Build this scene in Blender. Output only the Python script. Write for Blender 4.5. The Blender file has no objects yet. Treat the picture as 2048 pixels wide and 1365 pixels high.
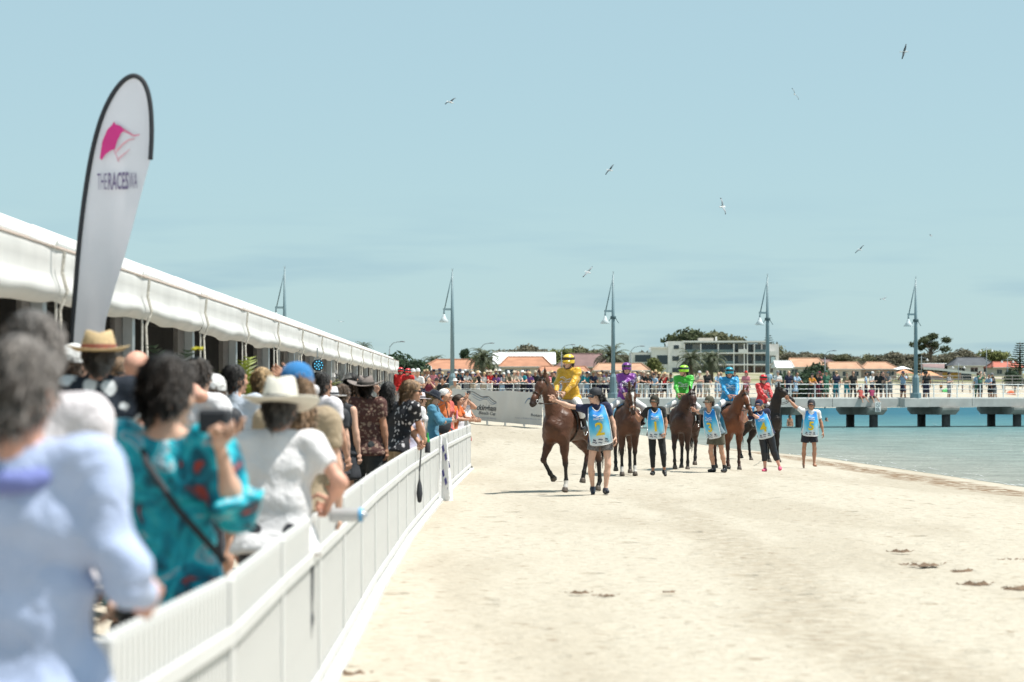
import bpy, bmesh, math, random
import numpy as np
from mathutils import Matrix, Vector
from mathutils.bvhtree import BVHTree
R = math.radians
random.seed(7); RNG = np.random.default_rng(11)
SC = bpy.context.scene; COL = SC.collection
F = 4836.0; EYE = 1.7                      # focal length and eye height

# ------------------------------------------------------------ camera
cam = bpy.data.cameras.new('camera'); camo = bpy.data.objects.new('camera', cam); COL.objects.link(camo)
camo.location = (0, 0, EYE); camo.rotation_euler = (R(90), 0, 0)
cam.sensor_width = 36; cam.lens = 85; cam.shift_y = 107.5/2048
cam.clip_start = .3; cam.clip_end = 6000
cam.dof.use_dof = True; cam.dof.focus_distance = 57; cam.dof.aperture_fstop = 2.7
SC.camera = camo

# ------------------------------------------------------------ sky and sun
SUN_EL, SUN_AZ = 65, 96                     # azimuth clockwise from the view direction (+Y)
w = bpy.data.worlds.new('World'); SC.world = w; w.use_nodes = True
wn, wl = w.node_tree.nodes, w.node_tree.links
bg = wn['Background']; bg.inputs['Strength'].default_value = .12
sky = wn.new('ShaderNodeTexSky'); sky.sky_type = 'NISHITA'; sky.sun_disc = False
sky.sun_elevation = R(SUN_EL); sky.sun_rotation = R(SUN_AZ); sky.air_density = 1.0; sky.dust_density = .6; sky.ozone_density = 1.2
tint = wn.new('ShaderNodeMix'); tint.data_type = 'RGBA'; tint.blend_type = 'MULTIPLY'
tint.inputs[0].default_value = 1; tint.inputs[7].default_value = (.84, 1.0, .97, 1)
wl.new(sky.outputs[0], tint.inputs[6])
hz_ = wn.new('ShaderNodeMix'); hz_.data_type = 'RGBA'; hz_.inputs[0].default_value = .82; hz_.inputs[7].default_value = (2.32, 3.28, 3.62, 1)   # even pale sea haze
wl.new(tint.outputs[2], hz_.inputs[6])
tc = wn.new('ShaderNodeTexCoord'); mp = wn.new('ShaderNodeMapping'); mp.inputs['Scale'].default_value = (5, 5, 44)
mp.inputs['Location'].default_value = (2.1, .2, .9)
wl.new(tc.outputs['Generated'], mp.inputs[0])
nz = wn.new('ShaderNodeTexNoise'); nz.inputs['Scale'].default_value = 1.6; nz.inputs['Detail'].default_value = 4
nz.inputs['Roughness'].default_value = .5
wl.new(mp.outputs[0], nz.inputs['Vector'])
cr = wn.new('ShaderNodeValToRGB'); cr.color_ramp.elements[0].position = .5; cr.color_ramp.elements[1].position = .66
cr.color_ramp.elements[0].color = (0, 0, 0, 1); cr.color_ramp.elements[1].color = (1, 1, 1, 1)
wl.new(nz.outputs[0], cr.inputs[0])
sep = wn.new('ShaderNodeSeparateXYZ'); wl.new(tc.outputs['Generated'], sep.inputs[0])
mr = wn.new('ShaderNodeMapRange'); mr.inputs[1].default_value = .025; mr.inputs[2].default_value = .085
mr.inputs[3].default_value = 1.0; mr.inputs[4].default_value = 0; wl.new(sep.outputs[2], mr.inputs[0])
mu = wn.new('ShaderNodeMath'); mu.operation = 'MULTIPLY'; wl.new(cr.outputs[0], mu.inputs[0]); wl.new(mr.outputs[0], mu.inputs[1])
cl = wn.new('ShaderNodeMix'); cl.data_type = 'RGBA'; cl.blend_type = 'MULTIPLY'; cl.inputs[7].default_value = (.76, .82, .91, 1)
wl.new(mu.outputs[0], cl.inputs[0]); wl.new(hz_.outputs[2], cl.inputs[6]); wl.new(cl.outputs[2], bg.inputs['Color'])
sun = bpy.data.lights.new('sun', 'SUN'); sun.energy = 4.5; sun.angle = R(.55); sun.color = (1, .965, .90)
suno = bpy.data.objects.new('sun', sun); COL.objects.link(suno)
_a, _e = R(SUN_AZ), R(SUN_EL)
SUND = Vector((math.sin(_a)*math.cos(_e), math.cos(_a)*math.cos(_e), math.sin(_e)))
suno.rotation_euler = SUND.to_track_quat('Z', 'Y').to_euler(); suno.location = (30, 20, 60)
vs = SC.view_settings; vs.view_transform = 'Standard'; vs.look = 'None'; vs.gamma = 1; vs.exposure = .64; vs.use_curve_mapping = False
SC.render.engine = 'CYCLES'; SC.cycles.use_denoising = True; SC.cycles.max_bounces = 6

# ------------------------------------------------------------ materials
MATS = {}
def mat(name, col, rough=.7, vary=.12, scale=6., bump=0., bscale=40., metal=0., spec=.4, sheen=0., emit=None, attr=None, island=0., coat=0., pattern=None, trans=0., fold=0.):
    key = name
    if key in MATS: return MATS[key]
    m = bpy.data.materials.new(name); m.use_nodes = True; n, l = m.node_tree.nodes, m.node_tree.links
    b = n['Principled BSDF']; b.inputs['Roughness'].default_value = rough; b.inputs['Metallic'].default_value = metal
    b.inputs['Specular IOR Level'].default_value = spec
    if sheen: b.inputs['Sheen Weight'].default_value = sheen
    if coat: b.inputs['Coat Weight'].default_value = coat; b.inputs['Coat Roughness'].default_value = .2
    tcn = n.new('ShaderNodeTexCoord'); vec = tcn.outputs['Object']
    if attr:
        a = n.new('ShaderNodeVertexColor'); a.layer_name = attr; base = a.outputs[0]
    else:
        a = n.new('ShaderNodeRGB'); a.outputs[0].default_value = (*col, 1); base = a.outputs[0]
    if pattern:
        col2, kind, sc, lo, hi = pattern
        if kind == 'voronoi':
            t = n.new('ShaderNodeTexVoronoi'); t.inputs['Scale'].default_value = sc; out = t.outputs['Distance']
        elif kind == 'wave':
            t = n.new('ShaderNodeTexWave'); t.inputs['Scale'].default_value = sc; t.inputs['Distortion'].default_value = 3; out = t.outputs['Fac']
        else:
            t = n.new('ShaderNodeTexNoise'); t.inputs['Scale'].default_value = sc; t.inputs['Detail'].default_value = 3; out = t.outputs[0]
        nn = n.new('ShaderNodeTexNoise'); nn.inputs['Scale'].default_value = sc*1.5
        ad = n.new('ShaderNodeMix'); ad.data_type = 'RGBA'; ad.inputs[0].default_value = .06 if kind != 'noise' else 0
        l.new(vec, nn.inputs['Vector']); l.new(vec, ad.inputs[6]); l.new(nn.outputs[1], ad.inputs[7]); l.new(ad.outputs[2], t.inputs['Vector'])
        r = n.new('ShaderNodeValToRGB'); r.color_ramp.elements[0].position = lo; r.color_ramp.elements[1].position = hi
        l.new(out, r.inputs[0])
        mx = n.new('ShaderNodeMix'); mx.data_type = 'RGBA'; l.new(r.outputs[0], mx.inputs[0]); l.new(base, mx.inputs[7]); mx.inputs[6].default_value = (*col2, 1)
        base = mx.outputs[2]
    if vary:
        t = n.new('ShaderNodeTexNoise'); t.inputs['Scale'].default_value = scale; t.inputs['Detail'].default_value = 5; l.new(vec, t.inputs['Vector'])
        r = n.new('ShaderNodeMapRange'); r.inputs[1].default_value = .3; r.inputs[2].default_value = .7
        r.inputs[3].default_value = 1-vary; r.inputs[4].default_value = 1+vary; l.new(t.outputs[0], r.inputs[0])
        mx = n.new('ShaderNodeVectorMath'); mx.operation = 'SCALE'; l.new(base, mx.inputs[0]); l.new(r.outputs[0], mx.inputs['Scale'])
        base = mx.outputs[0]
    if island:
        g = n.new('ShaderNodeNewGeometry'); r = n.new('ShaderNodeMapRange'); r.inputs[3].default_value = 1-island; r.inputs[4].default_value = 1+island
        l.new(g.outputs['Random Per Island'], r.inputs[0])
        mx = n.new('ShaderNodeVectorMath'); mx.operation = 'SCALE'; l.new(base, mx.inputs[0]); l.new(r.outputs[0], mx.inputs['Scale'])
        base = mx.outputs[0]
    l.new(base, b.inputs['Base Color'])
    if bump:
        t = n.new('ShaderNodeTexNoise'); t.inputs['Scale'].default_value = bscale; t.inputs['Detail'].default_value = 4; l.new(vec, t.inputs['Vector'])
        bp = n.new('ShaderNodeBump'); bp.inputs['Strength'].default_value = bump; bp.inputs['Distance'].default_value = .02
        l.new(t.outputs[0], bp.inputs['Height']); l.new(bp.outputs[0], b.inputs['Normal'])
        if fold:
            t2 = n.new('ShaderNodeTexNoise'); t2.inputs['Scale'].default_value = 7; t2.inputs['Detail'].default_value = 2.5; t2.inputs['Distortion'].default_value = 1.6; l.new(vec, t2.inputs['Vector'])
            b2 = n.new('ShaderNodeBump'); b2.inputs['Strength'].default_value = fold; b2.inputs['Distance'].default_value = .045; l.new(t2.outputs[0], b2.inputs['Height']); l.new(b2.outputs[0], bp.inputs['Normal'])
    if trans:
        tr = n.new('ShaderNodeBsdfTranslucent'); l.new(base, tr.inputs[0]); ms = n.new('ShaderNodeMixShader'); ms.inputs[0].default_value = trans
        l.new(b.outputs[0], ms.inputs[1]); l.new(tr.outputs[0], ms.inputs[2]); l.new(ms.outputs[0], n['Material Output'].inputs[0])
    if emit: b.inputs['Emission Color'].default_value = (*col, 1); b.inputs['Emission Strength'].default_value = emit
    MATS[key] = m; return m
def ckey(c): return '%d_%d_%d' % tuple(int(v*255) for v in c)
def cloth(c, rough=.85, **k):
    c = tuple(max(q, .022) for q in c); return mat('cloth_'+ckey(c)+('_s' if rough < .6 else ''), c, rough, .10, 5., .25, 60., sheen=.15, spec=.2, fold=.5, **k)
def paint(c, rough=.5, **k): return mat('paint_'+ckey(c), c, rough, .08, 3., .05, 30., **k)
SKIN = [mat('skin_%d' % i, c, .55, .08, 14., .06, 80., spec=.35) for i, c in enumerate([(.60, .36, .26), (.50, .27, .18), (.40, .20, .125), (.62, .33, .24)])]
M_EYE = mat('eye_dark', (.02, .015, .012), .25, 0); M_LIP = mat('lip', (.42, .15, .13), .5, 0)
M_WHITE = mat('white_plastic', (.60, .595, .58), .45, .05, 2., .03, 20.)
M_BLACK = mat('black_cloth', (.028, .03, .036), .7, .15, 6., .2, 50.)
M_METAL = mat('galvanised', (.42, .44, .45), .4, .1, 4., metal=.7)
M_GLASS = mat('dark_glass', (.02, .03, .035), .08, .1, 1., spec=.8)

# ------------------------------------------------------------ mesh helpers
def newobj(name, me, parent=None, mats=()):
    o = bpy.data.objects.new(name, me); COL.objects.link(o)
    if me is not None:
        for m in mats: me.materials.append(m)
    if parent is not None: o.parent = parent
    return o
def mesh(name, v, f, smooth=True, mi=None):
    me = bpy.data.meshes.new(name); v = np.asarray(v, dtype=np.float32)
    if isinstance(f, np.ndarray):
        n, k = f.shape; me.vertices.add(len(v)); me.vertices.foreach_set('co', v.ravel())
        me.loops.add(n*k); me.loops.foreach_set('vertex_index', f.astype(np.int32).ravel())
        me.polygons.add(n); me.polygons.foreach_set('loop_start', np.arange(0, n*k, k, dtype=np.int32)); me.polygons.foreach_set('loop_total', np.full(n, k, np.int32))
    else: me.from_pydata(v.tolist(), [], f)
    if smooth: me.polygons.foreach_set('use_smooth', np.ones(len(me.polygons), bool))
    if mi is not None: me.polygons.foreach_set('material_index', np.asarray(mi, np.int32))
    me.update(calc_edges=True); return me
def vcol(me, cols, name='Col'):
    a = me.color_attributes.new(name, 'FLOAT_COLOR', 'POINT'); c = np.ones((len(cols), 4), np.float32); c[:, :3] = cols
    a.data.foreach_set('color', c.ravel())
class MB:
    """collects boxes, bars, sheets"""
    def __init__(s): s.v = []; s.f = []; s.mi = []; s.m = 0
    def add(s, v, f):
        o = len(s.v); s.v += [tuple(map(float, p)) for p in v]; s.f += [tuple(i+o for i in q) for q in f]; s.mi += [s.m]*len(f); return s
    def box(s, x0, x1, y0, y1, z0, z1):
        v = [(x, y, z) for z in (z0, z1) for y in (y0, y1) for x in (x0, x1)]
        return s.add(v, [(0, 2, 3, 1), (4, 5, 7, 6), (0, 1, 5, 4), (2, 6, 7, 3), (0, 4, 6, 2), (1, 3, 7, 5)])
    def tube(s, pts, r, seg=8, cap=True, ref=None):
        pts = [np.array(p, float) for p in pts]; n = len(pts); rs = r if hasattr(r, '__len__') else [r]*n; v = []; f = []
        for i in range(n):
            t = pts[min(i+1, n-1)]-pts[max(i-1, 0)]; t /= np.linalg.norm(t)+1e-9
            a = np.cross(t, ref if ref else (0, 0, 1) if abs(t[2]) < .9 else (1, 0, 0)); a /= np.linalg.norm(a); b = np.cross(t, a)
            for k in range(seg):
                th = 2*math.pi*k/seg; v.append(pts[i]+rs[i]*(math.cos(th)*a+math.sin(th)*b))
        for i in range(n-1):
            for k in range(seg): f.append((i*seg+k, i*seg+(k+1) % seg, (i+1)*seg+(k+1) % seg, (i+1)*seg+k))
        if cap: f += [tuple(range(seg))[::-1], tuple(range((n-1)*seg, n*seg))]
        return s.add(v, f)
    def lathe(s, prof, seg=20, sx=1, sy=1, fn=None, off=(0, 0, 0)):
        v = []; f = []
        for r, z in prof:
            for k in range(seg):
                th = 2*math.pi*k/seg; p = np.array((r*math.cos(th)*sx, r*math.sin(th)*sy, z))
                if fn: p = np.array(fn(p, th, r, z))
                v.append(p+off)
        for i in range(len(prof)-1):
            for k in range(seg): f.append((i*seg+k, i*seg+(k+1) % seg, (i+1)*seg+(k+1) % seg, (i+1)*seg+k))
        return s.add(v, f)
    def sheet(s, fn, nu, nv, thick=0):
        v = []; f = []
        for j in range(nv+1):
            for i in range(nu+1): v.append(fn(i/nu, j/nv))
        for j in range(nv):
            for i in range(nu): a = j*(nu+1)+i; f.append((a, a+1, a+nu+2, a+nu+1))
        return s.add(v, f)
    def mesh(s, name, smooth=False):
        me = bpy.data.meshes.new(name); me.from_pydata(s.v, [], s.f); me.update()
        if len(set(s.mi)) > 1: me.polygons.foreach_set('material_index', s.mi)
        if smooth: me.polygons.foreach_set('use_smooth', np.ones(len(me.polygons), bool))
        return me
    def build(s, name, m, parent=None, smooth=False):
        return newobj(name, s.mesh(name, smooth), parent, m if isinstance(m, (list, tuple)) else [m])
def bevel(o, wd=.01, seg=1):
    b = o.modifiers.new('bevel', 'BEVEL'); b.width = wd; b.segments = seg; b.limit_method = 'ANGLE'; return o
def empty(name, loc=(0, 0, 0), rz=0):
    o = bpy.data.objects.new(name, None); COL.objects.link(o); o.location = loc; o.rotation_euler.z = rz; o.empty_display_size = .1; return o
def tag(o, label=None, cat=None, group=None, kind=None):
    if label: o['label'] = label
    if cat: o['category'] = cat
    if group: o['group'] = group
    if kind: o['kind'] = kind
    return o
def copy_tree(o, parent=None):
    c = o.copy(); COL.objects.link(c); c.parent = parent
    for ch in [x for x in o.children]: copy_tree(ch, c)
    return c
def lerp(a, b, t): return a+(b-a)*t
def nrm(v): v = np.asarray(v, float); return v/(np.linalg.norm(v)+1e-9)

# text meshes (made first, while the scene is small)
def text_mesh(s, size=1., shear=0., bold=0.):
    cu = bpy.data.curves.new('txt', 'FONT'); cu.body = s; cu.size = size; cu.shear = shear; cu.offset = bold; cu.align_x = 'CENTER'; cu.align_y = 'CENTER'; cu.resolution_u = 3
    o = bpy.data.objects.new('txt', cu); COL.objects.link(o); dg = bpy.context.evaluated_depsgraph_get()
    me = o.evaluated_get(dg).to_mesh(); v = np.array([p.co[:] for p in me.vertices]); f = [tuple(p.vertices) for p in me.polygons]
    o.evaluated_get(dg).to_mesh_clear(); bpy.data.objects.remove(o); bpy.data.curves.remove(cu); return v, f
TXT = {k: text_mesh(*a) for k, a in {
    'n2': ('2', 1, 0, .02), 'n1': ('1', 1, 0, .03), 'n3': ('3', 1, 0, .02), 'n4': ('4', 1, 0, .03), 'n5': ('5', 1, 0, .03), 'rock': ('Rockingham', 1, .3, .022),
    'beach': ('Beach Cup', 1, .3, .004), 'url': ('rockinghambeachcup.com.au', 1, 0, 0), 'rotary': ('Rotary', 1, 0, .004),
    'club': ('Club of Palm Beach WA', 1, 0, 0), 'the': ('THE', 1, 0, 0), 'races': ('RACES', 1, 0, .022), 'wa': ('WA', 1, 0, 0)}.items()}

# ------------------------------------------------------------ implicit surfaces
def surf_nets(f, lo, v):
    s = f < 0; nx, ny, nz_ = f.shape
    cs = [(i, j, k) for i in (0, 1) for j in (0, 1) for k in (0, 1)]
    n = np.zeros((nx-1, ny-1, nz_-1), np.uint8)
    for i, j, k in cs: n += s[i:nx-1+i, j:ny-1+j, k:nz_-1+k]
    act = (n > 0) & (n < 8); ids = np.argwhere(act); idx = np.full(act.shape, -1, np.int64); idx[act] = np.arange(len(ids))
    cv = np.stack([f[ids[:, 0]+i, ids[:, 1]+j, ids[:, 2]+k] for i, j, k in cs], 1); ca = np.array(cs, float)
    acc = np.zeros((len(ids), 3)); cnt = np.zeros(len(ids))
    for a in range(8):
        for b in range(a+1, 8):
            if np.abs(ca[a]-ca[b]).sum() != 1: continue
            x = (cv[:, a] < 0) != (cv[:, b] < 0); t = cv[x, a]/(cv[x, a]-cv[x, b])
            acc[x] += ca[a]+t[:, None]*(ca[b]-ca[a]); cnt[x] += 1
    vert = lo+v*(ids+acc/np.maximum(cnt, 1)[:, None]); faces = []
    for ax in range(3):
        sl0 = [slice(1, -1)]*3; sl1 = [slice(1, -1)]*3; sl0[ax] = slice(0, -1); sl1[ax] = slice(1, None)
        a = s[tuple(sl0)]; b = s[tuple(sl1)]
        for flip in (0, 1):
            e = np.argwhere((a & ~b) if flip == 0 else (~a & b))
            if not len(e): continue
            e = e.copy(); o = [0 if q == ax else 1 for q in range(3)]; e += o
            u, w_ = [(1, 2), (2, 0), (0, 1)][ax]; du = np.eye(3, dtype=int)[u]; dw = np.eye(3, dtype=int)[w_]
            q = [e-du-dw, e-dw, e, e-du]
            qi = np.stack([idx[tuple(p.T)] for p in q], 1)
            faces.append(qi if flip == 0 else qi[:, ::-1])
    return vert.astype(np.float32), np.concatenate(faces) if faces else np.zeros((0, 4), int)
def cap_(a, b, ra, rb=None, flat=None, lab=0, cut=False): return dict(t='c', a=np.array(a, float), b=np.array(b, float), ra=ra, rb=ra if rb is None else rb, flat=flat, lab=lab, cut=cut)
def ell(c, r, rot=None, lab=0, sub=False): return dict(t='e', c=np.array(c, float), r=np.array(r, float), rot=rot, lab=lab, sub=sub)
def pdist(p, X):
    if p['t'] == 'c':
        ab = p['b']-p['a']; L2 = ab@ab+1e-9; q = X-p['a']; t = (q@ab)/L2; tc_ = np.clip(t, 0, 1); q = q-tc_[..., None]*ab
        if p['flat'] is not None:
            nv, fl = p['flat']; c = q@nv; q = q+(c*(1/fl-1))[..., None]*nv
        d = np.sqrt((q*q).sum(-1))-(p['ra']+tc_*(p['rb']-p['ra']))
        if p['flat'] is not None: d = d*.85
        if p['cut']:
            q2 = X-p['a']-t[..., None]*ab; L = math.sqrt(L2)
            if p['flat'] is not None: c = q2@nv; q2 = q2+(c*(1/fl-1))[..., None]*nv
            d = np.maximum(np.sqrt((q2*q2).sum(-1))-(p['ra']+tc_*(p['rb']-p['ra'])), np.maximum(-t*L, (t-1)*L))
        return d
    q = X-p['c']
    if p['rot'] is not None: q = q@p['rot']
    k0 = np.sqrt(((q/p['r'])**2).sum(-1)); k1 = np.sqrt(((q/p['r']**2)**2).sum(-1))+1e-6
    return k0*(k0-1)/k1
def pbox(p):
    if p['t'] == 'c': r = max(p['ra'], p['rb']); return np.minimum(p['a'], p['b'])-r, np.maximum(p['a'], p['b'])+r
    r = max(p['r']) if p['rot'] is not None else p['r']; return p['c']-r, p['c']+r
def sdf_mesh(prims, v=.02, k=.03, clips=(), wob=0., wf=28.):
    bs = [pbox(p) for p in prims if not p.get('sub')]; lo = np.min([b[0] for b in bs], 0)-3*v-wob; hi = np.max([b[1] for b in bs], 0)+3*v+wob
    n = np.ceil((hi-lo)/v).astype(int)+1; f = np.full(n, .5, np.float32); ax = [lo[i]+v*np.arange(n[i]) for i in range(3)]; m = max(k*1.3, 3*v)+wob
    for p in prims:
        b0, b1 = pbox(p); i0 = np.clip(np.floor((b0-m-lo)/v).astype(int), 0, n-1); i1 = np.clip(np.ceil((b1+m-lo)/v).astype(int)+1, 1, n)
        sl = tuple(slice(i0[i], i1[i]) for i in range(3))
        X = np.stack(np.meshgrid(*[ax[i][sl[i]] for i in range(3)], indexing='ij'), -1); d = pdist(p, X).astype(np.float32); g = f[sl]
        if p.get('sub'): f[sl] = np.maximum(g, -d)
        else:
            kk = p.get('k', k); h = np.maximum(kk-np.abs(g-d), 0)/kk; f[sl] = np.minimum(g, d)-h*h*kk*.25
    if wob or clips:
        X = np.stack(np.meshgrid(*ax, indexing='ij'), -1)
        if wob:
            x, y, z = X[..., 0], X[..., 1], X[..., 2]; ph = (abs(lo[0])*91+abs(n[1])*7) % 6
            f += wob*(np.sin(wf*x+9*np.sin(7*z+ph)+wf*.3*z)*.5+np.sin(wf*.9*z+8*np.sin(6*x+2*ph)+wf*.5*y)*.5).astype(np.float32)
        for nv, o in clips: f = np.maximum(f, (X@np.asarray(nv, float)-o).astype(np.float32))
    f[0] = f[-1] = .5; f[:, 0] = f[:, -1] = .5; f[:, :, 0] = f[:, :, -1] = .5
    return surf_nets(f, lo, v)
def labels(prims, pts):
    best = np.full(len(pts), 9.); lab = np.zeros(len(pts), int)
    for p in prims:
        if p.get('sub'): continue
        d = pdist(p, pts); b = d < best; best[b] = d[b]; lab[b] = p['lab']
    return lab
def joinv(parts):
    """parts of (verts, quads, material index or array)"""
    V = []; Q = []; M = []; o = 0
    for v, f, m in parts:
        V.append(v); Q.append(f+o); M.append(np.full(len(f), m) if np.isscalar(m) else m); o += len(v)
    return np.concatenate(V), np.concatenate(Q), np.concatenate(M)
def rot3(z=0, x=0, y=0): return np.array(Matrix.Rotation(z, 3, 'Z') @ Matrix.Rotation(x, 3, 'X') @ Matrix.Rotation(y, 3, 'Y'))

# ------------------------------------------------------------ the lie of the land
SHORE = np.array([(15, -60), (14, 0), (12.3, 40), (11.35, 53.6), (10.1, 79), (8.4, 92), (6.6, 112), (3, 140), (6, 190), (9, 240), (18, 310), (42, 380), (110, 428), (260, 445), (700, 455), (2500, 455)], float)
WATER_Z = -.35
def shore_dist(P):
    best = np.full(len(P), 1e9)
    for a, b in zip(SHORE[:-1], SHORE[1:]):
        ab = b-a; t = np.clip(((P-a)@ab)/(ab@ab), 0, 1); best = np.minimum(best, np.linalg.norm(P-a-t[:, None]*ab, axis=1))
    poly = np.vstack([SHORE, [(2500, -60)]]); ins = np.zeros(len(P), bool); j = len(poly)-1
    for i in range(len(poly)):
        c = ((poly[i, 1] > P[:, 1]) != (poly[j, 1] > P[:, 1])); xx = (poly[j, 0]-poly[i, 0])*(P[:, 1]-poly[i, 1])/(poly[j, 1]-poly[i, 1]+1e-12)+poly[i, 0]
        ins ^= c & (P[:, 0] < xx); j = i
    return np.where(ins, -best, best)
def sstep(a, b, x): t = np.clip((x-a)/(b-a), 0, 1); return t*t*(3-2*t)
def gzv(P):
    s = shore_dist(P); z = np.interp(s, [-200, -40, 0, 6.5, 9, 16, 30, 60, 120, 400], [-4, -2, WATER_Z, -.02, .0, .02, .6, 2.3, 4.2, 6])
    z += np.clip((-P[:, 0]-1.3)*.15, 0, .5)*(1-sstep(90, 120, P[:, 1]))
    z += .62*sstep(60, 84, P[:, 1])*(1-sstep(120, 200, P[:, 1]))*sstep(1, 8, s)
    z += 2.4*sstep(0, 55, s)*sstep(180, 320, P[:, 1])
    return z
def gz(x, y): return float(gzv(np.array([[x, y]]))[0])
def px(x, d): return (x-1024)*d/F
def at_feet(x, y):
    d = EYE*F/(y-790)
    for _ in range(8): d = (EYE-gz(px(x, d), d))*F/(y-790)
    return px(x, d), d

# ------------------------------------------------------------ ground
def grid_axis(dense_lo, dense_hi, step, far_lo, far_hi, ratio=1.16):
    a = list(np.arange(dense_lo, dense_hi+1e-6, step)); st = step; x = dense_hi
    while x < far_hi: st *= ratio; x += st; a.append(x)
    st = step; x = dense_lo; b = []
    while x > far_lo: st *= ratio; x -= st; b.append(x)
    return np.array(b[::-1]+a)
gx = grid_axis(-6, 14, .16, -1600, 1600); gy = grid_axis(8, 70, .3, -80, 3000, 1.08)
GX, GY = np.meshgrid(gx, gy); P2 = np.stack([GX.ravel(), GY.ravel()], 1); GS = shore_dist(P2); GZ = gzv(P2)
def vnoise(P, sc, seed):
    r = np.random.default_rng(seed); g = r.random((64, 64)); q = P*sc; i = np.floor(q).astype(int); t = q-i; t = t*t*(3-2*t); i &= 63; j = (i+1) & 63
    return (g[i[:, 0], i[:, 1]]*(1-t[:, 0])+g[j[:, 0], i[:, 1]]*t[:, 0])*(1-t[:, 1])+(g[i[:, 0], j[:, 1]]*(1-t[:, 0])+g[j[:, 0], j[:, 1]]*t[:, 0])*t[:, 1]
near = 1-sstep(70, 110, P2[:, 1])
GZ += near*sstep(.3, 2, GS)*(.05*(vnoise(P2, .45, 1)-.5)+.035*(vnoise(P2, 1.3, 2)-.5)+.022*(vnoise(P2, 3.1, 3)-.5))
nx_ = len(gx); ny_ = len(gy); ii = np.arange((ny_-1)*(nx_-1)); a_ = (ii//(nx_-1))*nx_+ii % (nx_-1)
gm = mesh('ground', np.stack([P2[:, 0], P2[:, 1], GZ], 1), np.stack([a_, a_+1, a_+nx_+1, a_+nx_], 1))
at = gm.attributes.new('shore', 'FLOAT', 'POINT'); at.data.foreach_set('value', GS.astype(np.float32))
def sand_material():
    m = bpy.data.materials.new('sand'); m.use_nodes = True; n, l = m.node_tree.nodes, m.node_tree.links; b = n['Principled BSDF']
    b.inputs['Roughness'].default_value = .92; b.inputs['Specular IOR Level'].default_value = .15
    geo = n.new('ShaderNodeNewGeometry'); pos = geo.outputs['Position']; at = n.new('ShaderNodeAttribute'); at.attribute_name = 'shore'; S = at.outputs['Fac']
    def noise(sc, det=5, vec=None, dist=0):
        t = n.new('ShaderNodeTexNoise'); t.inputs['Scale'].default_value = sc; t.inputs['Detail'].default_value = det; t.inputs['Distortion'].default_value = dist; l.new(vec or pos, t.inputs['Vector']); return t.outputs[0]
    def ramp(x, a, b_, lo=0., hi=1.):
        r = n.new('ShaderNodeMapRange'); r.interpolation_type = 'SMOOTHSTEP'; l.new(x, r.inputs[0]); r.inputs[1].default_value = a; r.inputs[2].default_value = b_; r.inputs[3].default_value = lo; r.inputs[4].default_value = hi; return r.outputs[0]
    def mul(x, y):
        q = n.new('ShaderNodeMath'); q.operation = 'MULTIPLY'; l.new(x, q.inputs[0])
        if isinstance(y, float): q.inputs[1].default_value = y
        else: l.new(y, q.inputs[1])
        return q.outputs[0]
    def addn(x, y):
        q = n.new('ShaderNodeMath'); q.operation = 'ADD'; l.new(x, q.inputs[0]); l.new(y, q.inputs[1]); return q.outputs[0]
    def mixc(fac, a, c):
        q = n.new('ShaderNodeMix'); q.data_type = 'RGBA'; l.new(fac, q.inputs[0])
        if isinstance(a, tuple): q.inputs[6].default_value = (*a, 1)
        else: l.new(a, q.inputs[6])
        q.inputs[7].default_value = (*c, 1); return q.outputs[2]
    mpn = n.new('ShaderNodeMapping'); mpn.inputs['Scale'].default_value = (.42, .085, 1); mpn.inputs['Rotation'].default_value = (0, 0, R(4)); l.new(pos, mpn.inputs[0])
    bands = noise(1.0, 5, mpn.outputs[0], .4)
    c = mixc(ramp(noise(9, 6), .35, .7), (.455, .41, .337), (.395, .35, .28))
    c = mixc(mul(ramp(bands, .47, .62), ramp(noise(14, 6), .25, .6, .25, .75)), c, (.345, .30, .235))
    sx = n.new('ShaderNodeSeparateXYZ'); l.new(pos, sx.inputs[0]); wob_ = n.new('ShaderNodeMath'); wob_.operation = 'MULTIPLY_ADD'; l.new(noise(.16, 3), wob_.inputs[0]); wob_.inputs[1].default_value = 2.4; l.new(sx.outputs[0], wob_.inputs[2])
    trk = mul(mul(ramp(wob_.outputs[0], 2.9, 3.4), ramp(wob_.outputs[0], 4.3, 3.7)), mul(ramp(sx.outputs[1], 50.0, 34.0), ramp(noise(7, 8), .25, .65)))
    c = mixc(mul(trk, .85), c, (.315, .268, .205))
    vp = n.new('ShaderNodeTexVoronoi'); vp.inputs['Scale'].default_value = 1.15; l.new(pos, vp.inputs['Vector']); sc_ = n.new('ShaderNodeSeparateColor'); l.new(vp.outputs['Color'], sc_.inputs[0])
    prints = mul(ramp(vp.outputs['Distance'], .20, .09), mul(ramp(sc_.outputs[0], .45, .5), ramp(S, 1.0, 2.5)))
    c = mixc(mul(prints, ramp(noise(13, 4), .35, .6, .15, .75)), c, (.285, .24, .18))
    # wind-blown weed litter: a strip just above the waterline, scattered bits elsewhere
    sn = noise(.8, 3); jit = n.new('ShaderNodeMath'); jit.operation = 'MULTIPLY_ADD'; l.new(sn, jit.inputs[0]); jit.inputs[1].default_value = 1.6; l.new(S, jit.inputs[2])
    strip = mul(ramp(jit.outputs[0], 1.5, 1.9), ramp(jit.outputs[0], 3.4, 2.7))
    c = mixc(mul(strip, ramp(noise(5, 6), .38, .56)), c, (.19, .125, .075))
    spk = ramp(noise(5.5, 8), .61, .69); c = mixc(mul(spk, mul(ramp(S, 1.0, 2.0), .55)), c, (.20, .145, .095))
    far = mul(ramp(S, 38.0, 60.0), ramp(noise(.06, 4), .35, .55)); c = mixc(far, c, (.17, .17, .08))
    wet = ramp(jit.outputs[0], 1.25, .75); c = mixc(mul(wet, .6), c, (.36, .31, .24))
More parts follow.
